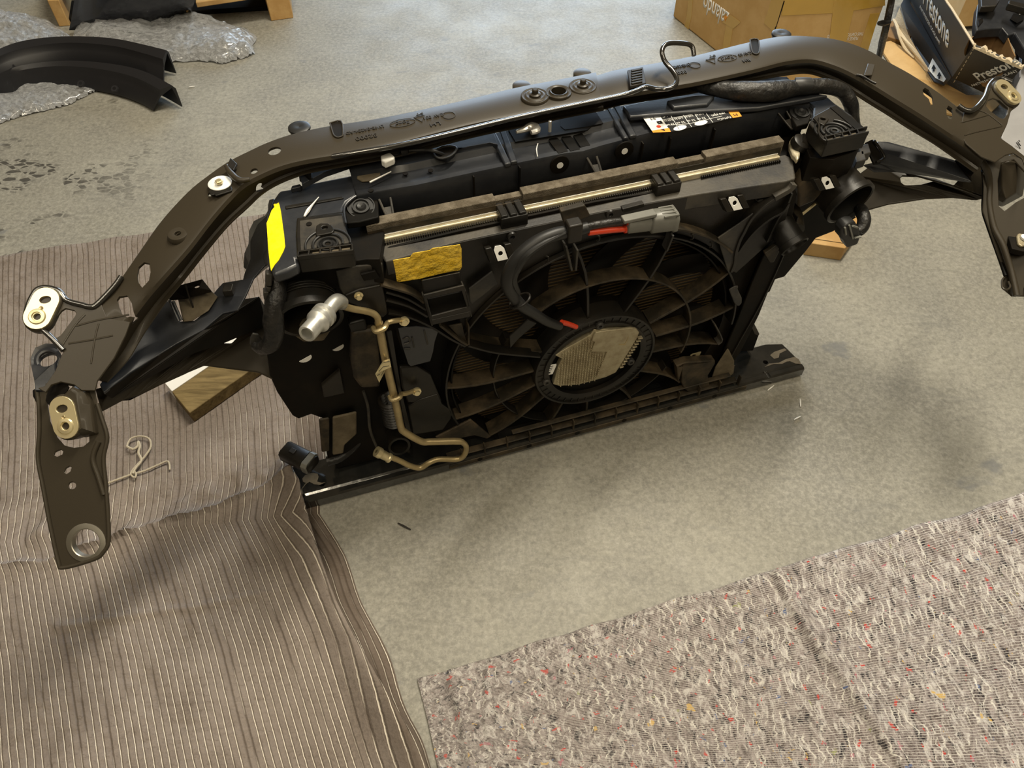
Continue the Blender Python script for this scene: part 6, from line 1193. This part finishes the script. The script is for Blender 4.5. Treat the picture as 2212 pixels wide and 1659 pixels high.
def trimp(outer, inner, zo, zi, lab_, endp):
    t0 = empty('fender_flare', G(200, 150)); tag(t0, lab_, 'car trim', 'black wheel-arch trims')
    n = 26; O_ = catmull([G(x, y, zo) for x, y in outer], 6); I_ = catmull([G(x, y, zi) for x, y in inner], 6); rr = []
    for k in range(n + 1):
        o_ = poly_at(O_, k / n); i_ = poly_at(I_, k / n); s_ = i_ - o_
        rr.append([V((o_.x, o_.y, .01)), o_ + Zv * .0, o_ + s_ * .10 + Zv * .018, o_ + s_ * .52 + Zv * .030, o_ + s_ * .60 + Zv * .016, o_ + s_ * .66 + Zv * .014, i_ - s_ * .02 - Zv * .004, V((i_.x, i_.y, .008)), V((i_.x, i_.y, .004)) - s_ * .03, i_ - s_ * .06 - Zv * .010, o_ + s_ * .58 + Zv * .010, o_ + s_ * .12 + Zv * .010, V((o_.x, o_.y, .01)) + s_ * .03])
    kid(new('trim_shell', *loft(rr), 'trim', None, ang=30), t0)
    for x, y in endp: kid(lathe('clip_socket', G(x, y, .045), (0, -.6, 1), [(.006, .004), (.011, .004), (.013, .0)], 'trim', None, n=18), t0)
    return t0
trimp(((-70, 150), (0, 112), (60, 92), (145, 84), (240, 87), (310, 100), (365, 113)), ((-70, 215), (0, 172), (60, 150), (150, 134), (250, 143), (310, 160), (352, 176)), .085, .03, 'upper black plastic wheel-arch trim lying in clear film', ((25, 145),))
trimp(((-70, 210), (0, 170), (50, 148), (150, 137), (250, 144), (320, 160), (380, 191)), ((-70, 250), (0, 206), (90, 184), (170, 184), (240, 196), (290, 212), (328, 231)), .075, .02, 'lower black plastic wheel-arch trim, nearest the open floor', ((175, 181), (248, 192)))
# debris on the floor
for k, (x, y, l_, a_, lab_) in enumerate(((484, 440, .012, 1.3, 'small white chip on the floor, left of the upper beam bend'), (415, 187, .010, .2, 'small white chip on the floor, right of the wheel-arch trims'), (1665, 838, .012, .7, 'small pale sliver on the floor beside the right end of the lower beam'), (1729, 870, .012, 1.4, 'small pale sliver on the floor, right of the lower beam'), (1722, 903, .010, .5, 'pale sliver on the floor, farthest below the right end of the lower beam'), (873, 1137, .016, -.5, 'small grey capsule on the floor below the lower beam'))):
    p = G(x, y, .0025); d = V((math.cos(a_), math.sin(a_), 0)) * l_; o = tube('plastic_chip', [p - d, p, p + d], [.0012, .002, .0012] if k < 5 else [.0016, .0024, .0016], 'chip' if k < 5 else 'grey', None, n=6, smooth=2); tag(o, lab_, 'debris')
